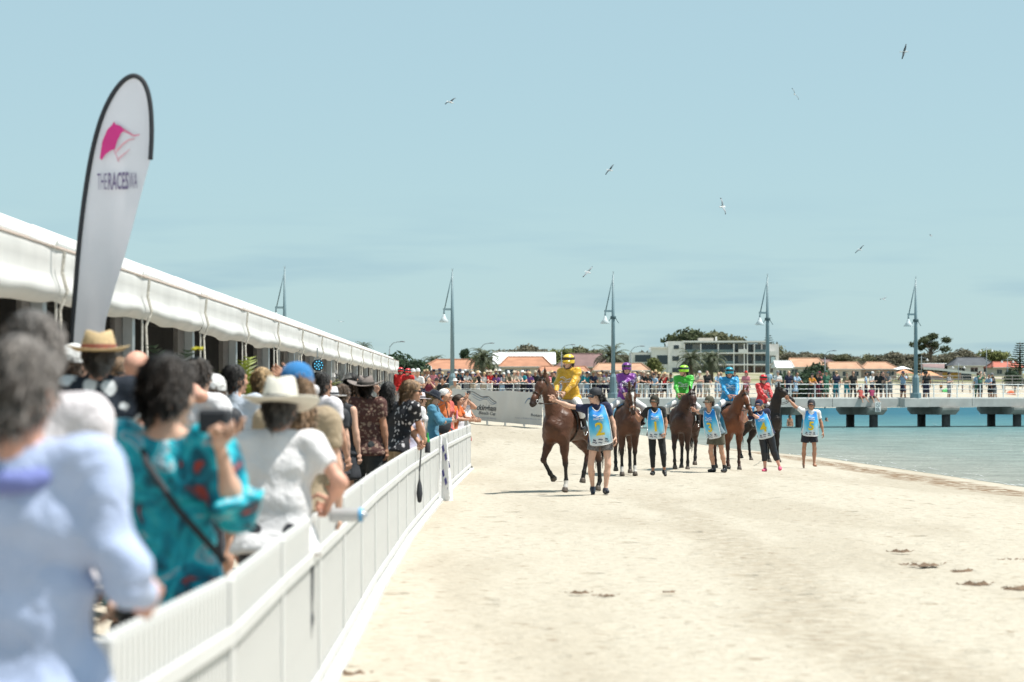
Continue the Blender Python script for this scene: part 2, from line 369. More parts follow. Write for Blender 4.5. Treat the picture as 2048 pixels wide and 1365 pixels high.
    l.new(c, b.inputs['Base Color'])
    v = n.new('ShaderNodeTexVoronoi'); v.inputs['Scale'].default_value = 2.6; l.new(pos, v.inputs['Vector'])
    h = addn(mul(prints, -.8), addn(mul(ramp(v.outputs['Distance'], .05, .35), .35), mul(noise(4, 6), 1.0)))
    h = addn(h, mul(noise(22, 4), .35))
    bp = n.new('ShaderNodeBump'); bp.inputs['Strength'].default_value = 1; bp.inputs['Distance'].default_value = .06; l.new(h, bp.inputs['Height']); l.new(bp.outputs[0], b.inputs['Normal'])
    return m
g_o = newobj('beach_ground', gm, None, [sand_material()]); tag(g_o, kind='structure')

# water: one sheet, colour from how deep the bed lies under it
wx = grid_axis(-2, 60, 1.2, -40, 2400, 1.2); wy = grid_axis(20, 440, 4, -80, 470, 1.3)
WX, WY = np.meshgrid(wx, wy); WP = np.stack([WX.ravel(), WY.ravel()], 1); WS = -shore_dist(WP)
i2 = np.arange((len(wy)-1)*(len(wx)-1)); a2 = (i2//(len(wx)-1))*len(wx)+i2 % (len(wx)-1)
wm = mesh('water', np.stack([WP[:, 0], WP[:, 1], np.full(len(WP), WATER_Z)], 1), np.stack([a2, a2+1, a2+len(wx)+1, a2+len(wx)], 1))
dep = np.interp(WP[:, 1]+8*(vnoise(WP, .05, 5)-.5), [0, 60, 110, 145, 190, 260, 400], [0, .1, .22, .36, .6, .95, 1])*np.clip(WS/6, 0, 1)
cs_ = np.array([(.25, .26, .228), (.19, .235, .215), (.075, .185, .20), (.016, .105, .155)]); wc = np.stack([np.interp(dep, [0, .2, .45, 1], cs_[:, i]) for i in range(3)], 1); vcol(wm, wc)
def water_material():
    m = mat('sea_water', (1, 1, 1), .22, .16, .5, attr='Col', spec=.16); n, l = m.node_tree.nodes, m.node_tree.links; b = n['Principled BSDF']
    geo = n.new('ShaderNodeNewGeometry'); mp_ = n.new('ShaderNodeMapping'); mp_.inputs['Scale'].default_value = (.7, 1.2, 1); l.new(geo.outputs['Position'], mp_.inputs[0])
    hs = []
    for sc, am in ((1.1, 1.), (3.6, .5), (9, .25)):
        t = n.new('ShaderNodeTexNoise'); t.inputs['Scale'].default_value = sc; t.inputs['Detail'].default_value = 3; l.new(mp_.outputs[0], t.inputs['Vector'])
        q = n.new('ShaderNodeMath'); q.operation = 'MULTIPLY'; q.inputs[1].default_value = am; l.new(t.outputs[0], q.inputs[0]); hs.append(q.outputs[0])
    s1 = n.new('ShaderNodeMath'); l.new(hs[0], s1.inputs[0]); l.new(hs[1], s1.inputs[1]); s2 = n.new('ShaderNodeMath'); l.new(s1.outputs[0], s2.inputs[0]); l.new(hs[2], s2.inputs[1])
    bp = n.new('ShaderNodeBump'); bp.inputs['Strength'].default_value = .9; bp.inputs['Distance'].default_value = .32; l.new(s2.outputs[0], bp.inputs['Height']); l.new(bp.outputs[0], b.inputs['Normal'])
    df = n.new('ShaderNodeBsdfDiffuse'); gl = n.new('ShaderNodeBsdfGlossy'); gl.inputs['Roughness'].default_value = .12; ms = n.new('ShaderNodeMixShader'); ms.inputs[0].default_value = .16
    l.new(b.inputs['Base Color'].links[0].from_socket, df.inputs[0]); l.new(bp.outputs[0], df.inputs['Normal']); l.new(bp.outputs[0], gl.inputs['Normal']); l.new(df.outputs[0], ms.inputs[1]); l.new(gl.outputs[0], ms.inputs[2]); l.new(ms.outputs[0], n['Material Output'].inputs[0])
    return m
tag(newobj('sea_water', wm, None, [water_material()]), kind='structure')
# broken lines of foam where the ripples reach the sand
fm = MB()
for i in range(90):
    y = random.uniform(50, 84); x = float(np.interp(y, SHORE[:, 1], SHORE[:, 0]))+random.choice([.05, .1, .25, .9])+random.uniform(-.05, .12); L = random.uniform(.4, 1.8); wd = random.uniform(.008, .022); th = math.atan2(1, -.05)+random.uniform(-.15, .15)
    dx, dy = math.cos(th)*L/2, math.sin(th)*L/2
    fm.add([(x-dx, y-dy, WATER_Z+.006), (x+dx*.2-wd, y+dy*.2, WATER_Z+.008), (x+dx, y+dy, WATER_Z+.006), (x+dx*.2+wd*1.5, y+dy*.2, WATER_Z+.008)], [(0, 1, 2, 3)])
tag(fm.build('foam', mat('foam', (.52, .53, .51), .6, .05)), 'broken white foam along the water edge', 'foam', kind='stuff')

# hoof-dug clumps of sand and weed
def clump(seed, w_, h_):
    r = random.Random(seed); m = MB()
    for i in range(9):
        x = r.uniform(-w_, w_)*.6; y = r.uniform(-.12, .12); s = r.uniform(.03, .075)
        p = [(s*math.cos(t)*r.uniform(.7, 1.3)*1.5+x, s*math.sin(t)*r.uniform(.7, 1.3)+y, -.01) for t in np.arange(6)*math.pi/3]
        m.add(p+[(x+r.uniform(-.02, .02), y, s*h_*r.uniform(.6, 1.2))], [(k, (k+1) % 6, 6) for k in range(6)])
    for i in range(26):
        x = r.uniform(-w_, w_); y = r.uniform(-.14, .14); t = r.uniform(0, 3.1); L = r.uniform(.05, .13); z = r.uniform(.005, .05)
        m.add([(x, y, 0), (x+math.cos(t)*L, y+math.sin(t)*L, z), (x+math.cos(t)*L*.6, y+math.sin(t)*L*.6+.018, z+.012)], [(0, 1, 2)])
    return m.mesh('weed')
CLM = [clump(i, w_, h_) for i, (w_, h_) in enumerate([(.28, 1.2), (.35, .9), (.22, 1.1)])]
m_cl = mat('weed', (.15, .10, .065), .9, .3, 8.)
for me in CLM: me.materials.append(m_cl)
for i, (x, y, s, lab) in enumerate([(1800, 1106, .8, 'low brown seaweed clump, leftmost of the row on the right-hand sand'), (1848, 1133, 1.0, 'tall dark seaweed clump in the middle of the right-hand sand'),
        (1922, 1146, .9, 'flat seaweed clump between two others near the right edge'), (1950, 1172, .9, 'long low seaweed clump below the others on the right'),
        (2034, 1123, .8, 'small dark seaweed clump cut by the right edge of the picture'), (2028, 1181, 1.0, 'wide seaweed clump lowest on the right edge'),
        (1157, 1189, .6, 'small seaweed clump on the sand below the woman with bib 2'), (1212, 1194, .5, 'tiny seaweed scrap right of the small clump below bib 2'),
        (1336, 1187, .45, 'tiny seaweed scrap alone in the middle of the sand'), (697, 1353, .7, 'seaweed scrap at the foot of the picket fence at the bottom edge')]):
    X, d = at_feet(x, y); o = newobj('seaweed_clump', CLM[i % 3]); o.location = (X, d, gz(X, d)+.01); s *= .62; o.scale = (s, s, s*.7); o.rotation_euler.z = (i % 3)*.2
    tag(o, lab, 'seaweed', 'seaweed clumps on the sand')

# ------------------------------------------------------------ far shore: vegetation
def leaf_cloud(blobs, n, size, seed, droop=0.):
    r = np.random.default_rng(seed); vol = np.array([b[1][0]*b[1][1]*b[1][2] for b in blobs])**.66; pick = r.choice(len(blobs), n, p=vol/vol.sum())
    c = np.array([b[0] for b in blobs])[pick]; rd = np.array([b[1] for b in blobs])[pick]
    d = r.normal(size=(n, 3)); d /= np.linalg.norm(d, axis=1)[:, None]; rr = r.random(n)**.28; p = c+d*rd*rr[:, None]*(1+.18*r.normal(size=(n, 1)))
    nn = d+.8*r.normal(size=(n, 3)); nn[:, 2] += .35; nn /= np.linalg.norm(nn, axis=1)[:, None]
    a = np.cross(nn, r.normal(size=(n, 3))); a /= np.linalg.norm(a, axis=1)[:, None]; b = np.cross(nn, a); s = size*(.5+r.random(n))[:, None]
    v = np.stack([p-a*s, p-b*s*.45+nn*s*.1, p+a*s, p+b*s*.55+nn*s*.15], 1).reshape(-1, 3); v[:, 2] -= droop*r.random(n).repeat(4)
    return v, np.arange(4*n).reshape(-1, 4)
M_BARK = mat('bark', (.11, .085, .065), .95, .25, 3., .5, 14.)
M_LEAF = [mat('foliage_%d' % i, c, .75, .2, .35, island=.45, spec=.2, trans=.3) for i, c in enumerate([(.075, .09, .045), (.14, .14, .08), (.16, .175, .065), (.155, .142, .10), (.05, .08, .045)])]
def trunk_mb(h, r0, limbs, seed, lean=0.):
    r = random.Random(seed); m = MB(); m.tube([(0, 0, -.6), (lean*.3, 0, h*.35), (lean, r.uniform(-.2, .2), h*.75)], [r0, r0*.8, r0*.5], 8)
    for L in limbs:
        s = (lean*.8, 0, h*.55); m.tube([s, (lerp(s[0], L[0], .5), lerp(0, L[1], .5), lerp(s[2], L[2], .62)), L], [r0*.5, r0*.33, r0*.12], 6)
    return m
TREE_PROTO = []
def tree_proto(kind, seed):
    r = random.Random(seed); blobs = []
    if kind == 'round':
        for i in range(13): a = r.uniform(0, 6.28); q = r.uniform(0, 3.2); blobs.append(((q*math.cos(a), q*math.sin(a), r.uniform(2.6, 5.9)-.15*q), (r.uniform(1.2, 2.1), r.uniform(1.2, 2.1), r.uniform(.8, 1.4))))
        blobs += [((0, 0, 1.7), (3.2, 3.0, 1.5)), ((2, 0, 1.3), (2, 2, 1.2)), ((-2, 0, 1.2), (2, 2, 1.1))]
        n, size = 6500, .33; limbs = [b[0] for b in blobs[:5]]; h = 5
    elif kind == 'gum':
        for i in range(15): a = r.uniform(0, 6.28); q = r.uniform(.6, 4.6); blobs.append(((q*math.cos(a), q*math.sin(a)*.7, r.uniform(5.2, 9.6)-.3*q), (r.uniform(.8, 1.6), r.uniform(.8, 1.5), r.uniform(.45, .8))))
        n, size = 3600, .26; limbs = [b[0] for b in blobs[:11]]; h = 8
    else:
        for i in range(11): a = r.uniform(0, 6.28); q = r.uniform(0, 2.6); blobs.append(((q*math.cos(a), q*math.sin(a), r.uniform(1.2, 3.2)), (r.uniform(.9, 1.7), r.uniform(.9, 1.7), r.uniform(.6, 1.2))))
        blobs.append(((0, 0, .8), (2.6, 2.2, .9))); n, size = 3600, .26; limbs = [b[0] for b in blobs[:4]]; h = 2.4
    v, f = leaf_cloud(blobs, n, size, seed, .15); return mesh('crown', v, f, False), trunk_mb(h, .32 if kind != 'bush' else .16, limbs, seed).mesh('trunk', True)
for k in ('round', 'round', 'round', 'gum', 'bush', 'bush'): TREE_PROTO.append(tree_proto(k, len(TREE_PROTO)+3))
def tree(label, proto, x, ytop, d, leaf, wscale=1., hproto=None, group='trees along the far shore', base=None):
    me_c, me_t = TREE_PROTO[proto]; hp = [6.9, 6.9, 6.9, 10.1, 4.0, 4.0][proto]
    X = px(x, d); z0 = gz(X, d) if base is None else base; ztop = EYE-(ytop-790)*d/F; s = max(ztop-z0, 1)/hp
    t = empty('tree', (X, d, z0), random.uniform(0, 6)); t.scale = (s*wscale, s*wscale, s)
    key = (proto, leaf)
    if key not in LEAFV:
        mc = me_c.copy(); mc.materials.clear(); mc.materials.append(M_LEAF[leaf]); LEAFV[key] = mc
    newobj('crown', LEAFV[key], t); tr = newobj('trunk', me_t, t)
    if not me_t.materials: me_t.materials.append(M_BARK)
    return tag(t, label, 'tree', group)
LEAFV = {}
T = 'tree'
for a in [('dark dense tree at the far end of the white marquee', 0, 792, 704, 215, 4, 1.0), ('dark leafy tree beside the tiled house right of the marquee', 1, 822, 716, 225, 4, .9),
          ('grey-green tree rising behind the left tiled roof', 5, 895, 716, 520, 2, 1.2), ('dark pointed tree behind the left light pole', 1, 932, 695, 500, 4, .5),
          ('yellow-green tree between the left palms', 4, 950, 712, 470, 2, 1.2), ('olive tree left of the white metal roof', 2, 1018, 695, 600, 3, 1.1), ('tallest grey-brown tree above the white metal roof', 0, 1052, 688, 610, 3, 1.25),
          ('low grey-brown tree right of the tallest one above the white roof', 1, 1085, 700, 600, 3, 1.1), ('green tree directly behind the yellow jockey helmet', 2, 1122, 694, 590, 2, 1.15), ('olive tree right of the yellow jockey helmet', 0, 1155, 692, 600, 1, 1.2),
          ('grey-brown tree left of the big palm by the light pole', 1, 1192, 697, 610, 3, 1.2), ('brown bushy tree between the big palm and the white flats', 2, 1245, 706, 620, 3, 1.2), ('small tree in front of the low wing of the flats', 4, 1305, 716, 480, 2, .9),
          ('distant tree above the low wing of the flats', 5, 1322, 697, 680, 3, 1.3),
          ('huge dark fig tree rising behind the white flats', 0, 1378, 656, 690, 0, 1.1), ('broad olive tree behind the middle of the white flats', 1, 1430, 659, 690, 1, 1.25), ('second broad olive crown behind the right of the flats', 2, 1455, 667, 695, 1, 1.0), ('brown tree beside the pine behind the flats', 5, 1527, 680, 700, 1, 1.0),
          ('grey tree just right of the white flats', 1, 1580, 702, 600, 3, 1.2), ('grey-brown tree second right of the flats', 0, 1612, 703, 610, 3, 1.3), ('grey-brown tree third right of the flats', 2, 1648, 706, 620, 3, 1.3), ('thin grey tree left of the gap in the tree line', 1, 1690, 706, 610, 1, 1.2), ('last low tree before the gap in the tree line', 5, 1713, 719, 610, 3, 1.3),
          ('dark bush in front of the orange roof right of the flats', 4, 1625, 728, 430, 4, 1.1), ('round dark bush left of the boy in orange', 5, 1612, 738, 400, 4, 1.1),
          ('grey tree right of the gap in the tree line', 2, 1750, 706, 620, 1, 1.3), ('tree with pale branches left of the right-hand light pole', 0, 1790, 703, 620, 3, 1.4), ('tall airy gum tree behind the right-hand light pole', 3, 1862, 661, 560, 0, 1.0),
          ('dense tree under the tall airy gum', 1, 1850, 704, 600, 3, 1.3), ('brown tree right of the airy gum', 2, 1898, 706, 610, 3, 1.2), ('grey rounded tree further right of the airy gum', 0, 1925, 697, 620, 3, 1.1), ('bright green tree behind the dark grey roof', 1, 1975, 697, 560, 2, 1.15), ('leafy green tree right of the dark grey roof', 2, 2002, 700, 560, 2, 1.0),
          ('low hedge-like bush by the red roof', 4, 2030, 742, 470, 4, 1.2), ('far tree at the left of the small palms', 5, 858, 722, 560, 1, 1.3)]: tree(*a)
rt_ = random.Random(5); _fx = [1000+k*27 for k in range(12)]+[1566+k*24 for k in range(7)]+[1742+k*26 for k in range(11)]
for k, x in enumerate(_fx): tree('grey-green back row tree, %s of those %s' % (['first', 'second', 'third', 'fourth', 'fifth', 'sixth', 'seventh', 'eighth', 'ninth', 'tenth', 'eleventh', 'twelfth'][k if k < 12 else k-12 if k < 19 else k-19], 'left of the flats' if k < 12 else 'right of the flats' if k < 19 else 'on the far right'), k % 3, x, rt_.uniform(703, 713), rt_.uniform(640, 700), rt_.choice([1, 3, 3, 0]), rt_.uniform(1.2, 1.6), group='back row of trees on the far shore')
def palm_mesh(seed, L=3.0, n=46, leaf=24):
    r = random.Random(seed); m = MB()
    for i in range(n):
        a = i*2.4+r.uniform(-.2, .2); e = R(lerp(80, -28, (i/n)**.8))+r.uniform(-.12, .12); ln = L*r.uniform(.85, 1.1); p = np.zeros(3); pts = []
        for k in range(9):
            pts.append(p.copy()); p = p+ln/8*np.array((math.cos(a)*math.cos(e), math.sin(a)*math.cos(e), math.sin(e))); e -= .15+.03*k
        m.tube(pts, [.05]+[.035-.003*k for k in range(8)], 3, False); side = np.array((-math.sin(a), math.cos(a), 0))
        for k in range(leaf):
            t = (k+1)/leaf*7.6; q = int(t); b = lerp(pts[q], pts[min(q+1, 8)], t-q); tg = nrm(pts[min(q+1, 8)]-pts[q]); w_ = ln*.24*math.sin(min(1, .25+k/leaf)*2.6)
            for sg in (-1, 1):
                tip = b+sg*side*w_*.8+tg*w_*.75+np.array((0, 0, -.25*w_+r.uniform(-.05, .08))); m.add([b-tg*.05, b+tg*.055, tip], [(0, 1, 2)])
    return m.mesh('fronds')
PALM = [palm_mesh(3), palm_mesh(9)]; M_PALM = mat('palm_leaf', (.085, .10, .055), .6, .15, .5, island=.4, trans=.2); M_PTRUNK = mat('palm_trunk', (.13, .10, .075), .95, .3, 5., .6, 10.)
for p in PALM: p.materials.append(M_PALM)
for i, (x, yc, d, sp, lab) in enumerate([(727, 700, 200, 1.15, 'thin palm rising above the far end of the marquee roof'), (867, 727, 380, 2.6, 'wide palm left of the nearest orange roof'), (830, 728, 400, 1.4, 'small palm at the left edge of the orange roof'),
        (966, 718, 300, 2.75, 'big dark date palm right of the left light pole'), (1222, 717, 420, 4.3, 'big palm behind the light pole beside the purple jockey'), (1133, 742, 300, 1.5, 'short palm right of the yellow jockey'),
        (1383, 722, 430, 3.6, 'left one of two palms before the white flats'), (1423, 721, 440, 3.6, 'right one of two palms before the white flats')]):
    X = px(x, d); z0 = gz(X, d); zc = EYE-(yc-790)*d/F; t = empty('palm_tree', (X, d, z0), i*1.1); me = PALM[i % 2]
    fr = newobj('fronds', me, t); fr.location.z = zc-z0; fr.scale = (sp/3*1.0,)*3
    MB().tube([(0, 0, -.5), (.1, 0, (zc-z0)*.5), (0, 0, zc-z0+.1)], [.34*sp/3, .26*sp/3, .3*sp/3], 10).build('trunk', M_PTRUNK, t, True)
    tag(t, lab, 'palm', 'palms along the far shore')
def norfolk(label, x, ytop, d, h):
    r = random.Random(int(x)); X = px(x, d); zt = EYE-(ytop-790)*d/F; z0 = gz(X, d); h = zt-z0; t = empty('norfolk_pine', (X, d, z0)); m = MB(); v = []; n = 0
    for lv in range(13):
        z = h*(.28+.72*lv/13); rad = (1-lv/13.5)*h*.26+.25
        for k in range(7):
            a = k*.9+lv*.5+r.uniform(-.1, .1); dx, dy = math.cos(a), math.sin(a)
            for q in range(12):
                u = (q+1)/12; c = np.array((dx*rad*u, dy*rad*u, z+.12*rad*u*u))
                for sg in (-1, 1):
                    w_ = .45*rad*(1-u*.55)*.5; m.add([c, c+np.array((dx*.25-sg*dy*w_, dy*.25+sg*dx*w_, r.uniform(-.1, .15))), c+np.array((dx*.4, dy*.4, .18))], [(0, 1, 2)])
    m.build('crown', M_LEAF[4], t); MB().tube([(0, 0, -.5), (0, 0, h*.6), (0, 0, h)], [.35, .2, .04], 8).build('trunk', M_BARK, t, True); return tag(t, label, 'pine', 'pines along the far shore')
norfolk('layered pine behind the light pole right of the flats', 1537, 668, 700, 15); norfolk('dark layered pine at the right edge of the picture', 2040, 684, 480, 12)

# ------------------------------------------------------------ far shore: houses
M_TILE = [mat('tile_%d' % i, c, .8, .18, .6, .5, 5.) for i, c in enumerate([(.39, .185, .11), (.19, .115, .108), (.43, .25, .16), (.085, .09, .10), (.42, .13, .09), (.72, .72, .71)])]
M_WALL = [mat('render_%d' % i, c, .85, .06, .5, .1, 8.) for i, c in enumerate([(.55, .50, .43), (.68, .66, .63), (.38, .29, .24), (.62, .42, .40)])]
def house(label, x0, x1, yeave, yridge, d, tile, wall, hip=.33, dep=9, ybase=None, wins=3, gable=False):
    X0, X1 = px(x0, d), px(x1, d); W = X1-X0; z0 = gz((X0+X1)/2, d)-.3; ze = EYE-(yeave-790)*d/F; zr = EYE-(yridge-790)*d/F
    if ze < z0+2.3: ze0 = z0+2.4
    t = empty('house', ((X0+X1)/2, d, z0)); h = max(ze-z0, 2.2); rh = zr-ze; W2 = W/2-.5
    MB().box(-W2, W2, 0, dep, 0, h).build('wall', M_WALL[wall], t); m = MB(); hx = W/2*(1-hip)
    e = [(-W/2, -.5, h), (W/2, -.5, h), (W/2, dep+.5, h), (-W/2, dep+.5, h)]; rr = [(-hx, dep/2, h+rh), (hx, dep/2, h+rh)] if not gable else [(-W/2, dep/2, h+rh), (W/2, dep/2, h+rh)]
    m.add(e+rr, [(0, 1, 5, 4), (2, 3, 4, 5), (1, 2, 5), (3, 0, 4), (3, 2, 1, 0)]); ro = m.build('roof', M_TILE[tile], t)
    c = MB(); rt = .17
    c.tube([rr[0], rr[1]], rt, 6)
    if not gable:
        for a, b in ((e[0], rr[0]), (e[3], rr[0]), (e[1], rr[1]), (e[2], rr[1])): c.tube([a, b], rt, 6)
    c.build('ridge_cap', mat('ridge_%d' % tile, tuple(v*.72 for v in [(.39, .185, .11), (.19, .115, .108), (.43, .25, .16), (.085, .09, .10), (.42, .13, .09), (.72, .72, .71)][tile]), .8, .2), ro); MB().box(-W/2, W/2, -.62, -.5, h-.16, h+.02).build('gutter', paint((.6, .58, .55)), ro)
    for i in range(wins):
        u = lerp(-W2, W2, (i+.5)/wins); wd = min(1.1, W2/wins*.6); f_ = MB().box(u-wd, u+wd, -.05, .02, h*.32, h*.8).build('window', paint((.7, .69, .66)), t)
        for s in (0, 1): MB().box(u-wd*.92+s*wd*.96, u-wd*.04+s*wd*.96, -.07, -.045, h*.35, h*.77).build('pane', M_GLASS, f_)
    return tag(t, label, 'house', 'houses on the far shore')
house('cream house with bright orange hip roof left of the left light pole', 838, 975, 739, 719, 360, 0, 0, .5)
house('white-walled low building behind the red-capped pair', 822, 862, 748, 736, 340, 5, 1, .2)
house('long white metal-roofed hall behind the orange roofs', 985, 1112, 738, 714, 560, 5, 1, .0, 12, gable=True)
house('orange-roofed house directly behind the first horse head', 997, 1105, 742, 722, 430, 0, 0, .35)
house('low orange-roofed house behind the yellow jockey', 1075, 1180, 744, 733, 400, 0, 0, .15)
house('house with large brown-purple tiled roof behind the light pole', 1112, 1232, 741, 714, 440, 1, 2, .5)
house('low orange roof behind the purple jockey', 1185, 1300, 741, 727, 410, 2, 2, .25)
house('small white gabled house right of the flats', 1551, 1588, 736, 722, 470, 5, 1, .1)
house('orange hip-roofed house right of the small gabled one', 1572, 1655, 740, 722, 500, 2, 1, .3)
house('brown-roofed house behind the dark bush', 1620, 1675, 734, 724, 540, 1, 2, .4)
house('wide pale orange-roofed house behind the watchers right of bib 5', 1655, 1727, 741, 727, 480, 2, 0, .2)
house('pale orange pyramid-roofed house left of the right-hand light pole', 1722, 1798, 741, 727, 490, 2, 2, .5)
house('dark grey slate-roofed house on the right', 1905, 1992, 740, 724, 540, 3, 1, .4)
house('red-roofed house at the far right', 1985, 2050, 738, 727, 520, 4, 0, .3)
# kiosk with curved white roof and pink wall
d = 486; X0, X1 = px(1845, d), px(1952, d); z0 = gz((X0+X1)/2, d)-.2; t = empty('kiosk_building', ((X0+X1)/2, d, z0)); W = X1-X0; zt = lambda y: EYE-(y-790)*d/F-z0
MB().box(-W/2+.6, W/2-3, 0, 6, 0, zt(745)).build('wall', M_WALL[3], t); MB().box(-W/2+4, W/2-3.5, -.06, 0, .3, zt(746)).build('shop_panel', paint((.55, .30, .06)), t)
MB().box(W/2-3, W/2-.8, .5, 5.5, 0, zt(748)).build('glass_front', M_GLASS, t)
MB().sheet(lambda u, v: (lerp(-W/2, W/2, u), lerp(-1, 7, v), lerp(zt(735), zt(746), u**1.4)), 12, 1).build('roof', M_TILE[5], t, True)
MB().sheet(lambda u, v: (lerp(-W/2, W/2, u), -1, lerp(zt(735), zt(746), u**1.4)-v*.45), 12, 1).build('fascia', paint((.7, .7, .68)), t)
MB().box(-W/2+.5, -W/2+4.8, 2, 5, zt(737), zt(728)).build('upper_box', M_WALL[3], t); MB().box(-W/2+.2, -W/2+5.2, 1.7, 5.3, zt(728), zt(726.5)).build('upper_roof', M_TILE[5], t)
tag(t, 'pink-walled kiosk with sweeping white curved roof behind the jetty', 'building')
for i, (x0, x1, y0, y1, c, lab) in enumerate([(1795, 1845, 751, 738, (.52, .24, .12), 'orange shade sail left of the pink kiosk'), (1838, 1905, 758, 741, (.55, .27, .14), 'large orange shade sail in front of the pink kiosk'), (1790, 1842, 742, 732, (.7, .7, .68), 'white shade sail beside the right-hand light pole')]):
    d = 468+i*4; t = empty('shade_sail', (px((x0+x1)/2, d), d, gz(px(x0, d), d))); zb = t.location.z; W = px(x1, d)-px(x0, d); za = EYE-(y0-790)*d/F-zb; zc = EYE-(y1-790)*d/F-zb
    MB().sheet(lambda u, v: (lerp(-W/2, W/2, u)*(1-.12*math.sin(v*3.14)), lerp(-2.5, 2.5, v), lerp(za, zc, max(0, 1-abs(u-.35)*1.7)*(.4+.6*v))-.25*math.sin(u*3.14)*math.sin(v*3.14)), 10, 6).build('canopy', cloth(c), t, True)
    for sx in (-1, 1): MB().tube([(sx*W*.46, 0, -.2), (sx*W*.46, 0, za+.1)], .07).build('post', M_METAL, t)
    tag(t, lab, 'shade sail', 'shade sails on the far shore')
# block of flats
def flats():
    d = 560; t = empty('apartment_building', (px(1440, d), d, gz(px(1440, d), d)-.3)); X = lambda x: px(x, d)-t.location.x; Z = lambda y: EYE-(y-790)*d/F-t.location.z
    wh = paint((.76, .74, .71)); gr = M_WALL[1]
    def part(n, x0, x1, y0, y1, ya, yb, m, par=t): return MB().box(X(x0), X(x1), ya, yb, Z(y1), Z(y0)).build(n, m, par)
    part('wall', 1336, 1368, 683, 780, -.5, 9, wh); part('wall', 1367, 1560, 688, 780, 2.2, 10, gr); part('wing', 1303, 1337, 695, 780, 0, 9, wh); part('wing', 1262, 1304, 705, 780, 2, 10, gr)
    part('roof', 1367, 1532, 682, 685.5, -1, 10.5, wh); part('roof_edge', 1368, 1531, 685.5, 687, -.9, 0, paint((.08, .12, .13))); part('plant_room', 1400, 1430, 675.5, 682, 4, 7, M_WALL[0]); part('vent', 1434, 1437, 673, 682, 4, 5, wh)
    for y in (707, 730, 753): part('floor_slab', 1367, 1552, y-1.6, y+1.2, -1.2, 2.3, wh)
    for x in (1368, 1401, 1436, 1467, 1488, 1494, 1508, 1538, 1551): part('fin_wall', x-1, x+1, 688 if x < 1530 else 704, 765, -1.1, 2.2, wh)
    for (y0, y1) in ((688.5, 704), (711, 727), (734, 751)):
        for (x0, x1) in ((1372, 1386), (1404, 1434), (1439, 1465), (1469, 1478), (1497, 1506), (1511, 1524), (1527, 1535)):
            w_ = part('window', x0, x1, y0, y1, 2.05, 2.19, paint((.3, .31, .31)))
            k = max(2, int((x1-x0)/7))
            for i in range(k): part('pane', lerp(x0, x1, i/k)+.3, lerp(x0, x1, (i+1)/k)-.3, y0+.6, y1-.4, 2.0, 2.06, M_GLASS, w_)
    for y in (704.5, 727.5):
        for (x0, x1) in ((1369, 1400), (1402, 1435), (1437, 1466), (1509, 1537)): part('balcony_glass', x0, x1, y-5, y+.5, -1.15, -1.1, mat('tinted_glass', (.10, .15, .16), .1, .1, 1., spec=.8))
    part('balcony_wall', 1476, 1494, 699, 707, -1.25, -1.0, wh); part('balcony_wall', 1534, 1552, 703, 712, -1.25, -1.0, wh)
    for (x0, x1, y0, y1) in ((1347, 1358, 690.5, 699), (1344, 1358, 712.5, 722.5), (1344, 1358, 736, 746)):
        w_ = part('window', x0, x1, y0, y1, -.56, -.49, paint((.5, .5, .5))); part('pane', x0+.4, x1-.4, y0+.4, y1-.4, -.6, -.55, M_GLASS, w_)
    part('window', 1314, 1335, 711, 729, -.06, .01, M_GLASS); part('window', 1271, 1302, 710, 724, 1.94, 2.01, M_GLASS); part('parapet', 1302, 1338, 694, 697, -.3, 9.2, wh)
    part('window', 1541, 1549, 714, 727, -1.0, -.9, paint((.55, .68, .72)))
    return tag(t, 'three-storey white block of flats with balconies behind the jockeys', 'apartment building')
flats()
# street lamps
for i, (x, yt, xa, d, lab) in enumerate([(779, 684, 806, 300, 'curved-arm street lamp right of the marquee end'), (961, 687, 985, 320, 'curved-arm street lamp above the date palm'), (1123, 690, 1147, 340, 'curved-arm street lamp behind the yellow jockey'), (1262, 693, 1286, 340, 'curved-arm street lamp left of the flats'), (1650, 702, 1670, 360, 'curved-arm street lamp right of the flats')]):
    X = px(x, d); z0 = gz(X, d); H = EYE-(yt-790)*d/F-z0; a = px(xa, d)-X; t = empty('street_lamp', (X, d, z0))
    MB().tube([(0, 0, -.3), (0, 0, H-1.0)], [.11, .07]).build('pole', paint((.13, .15, .16)), t, True); MB().tube([(0, 0, H-1.05), (.05, 0, H-.6), (a*.28, 0, H-.15), (a*.6, 0, H-.02), (a*.85, 0, H)], .045, 6).build('arm', paint((.13, .15, .16)), t, True)
    m = MB(); m.lathe([(.01, -.05), (.14, -.03), (.16, .02), (.08, .09), (.01, .1)], 10, 2.4, 1, off=(a*.94, 0, H)); m.build('lamp_head', paint((.12, .13, .14)), t, True); tag(t, lab, 'street lamp', 'street lamps on the far shore')
for i, (x, yt, d) in enumerate([(1843, 712, 462), (1973, 694, 464), (1917, 727, 462), (2015, 716, 470)]):
    X = px(x, d); z0 = gz(X, d); H = EYE-(yt-790)*d/F-z0; t = empty('park_light', (X, d, z0)); MB().tube([(0, 0, -.3), (0, 0, H)], [.1, .06]).build('pole', paint((.2, .24, .26)), t, True)
    MB().tube([(-1.1, 0, H-.5), (0, 0, H-.3), (1.1, 0, H-.5)], .04, 6).build('arm', paint((.2, .24, .26)), t, True)
    for sg in (-1, 1): MB().lathe([(.03, 0), (.08, -.15), (.3, -.42), (.28, -.45)], 10, off=(sg*1.1, 0, H-.5)).build('lamp_head', paint((.7, .7, .7)), t, True)
    tag(t, ['slim park light with two white lamp heads right of the last jetty pole', 'tallest slim park light before the bright green tree', 'short park light before the curved kiosk roof', 'park light beside the red roof at the right'][i], 'park light', 'park lights')
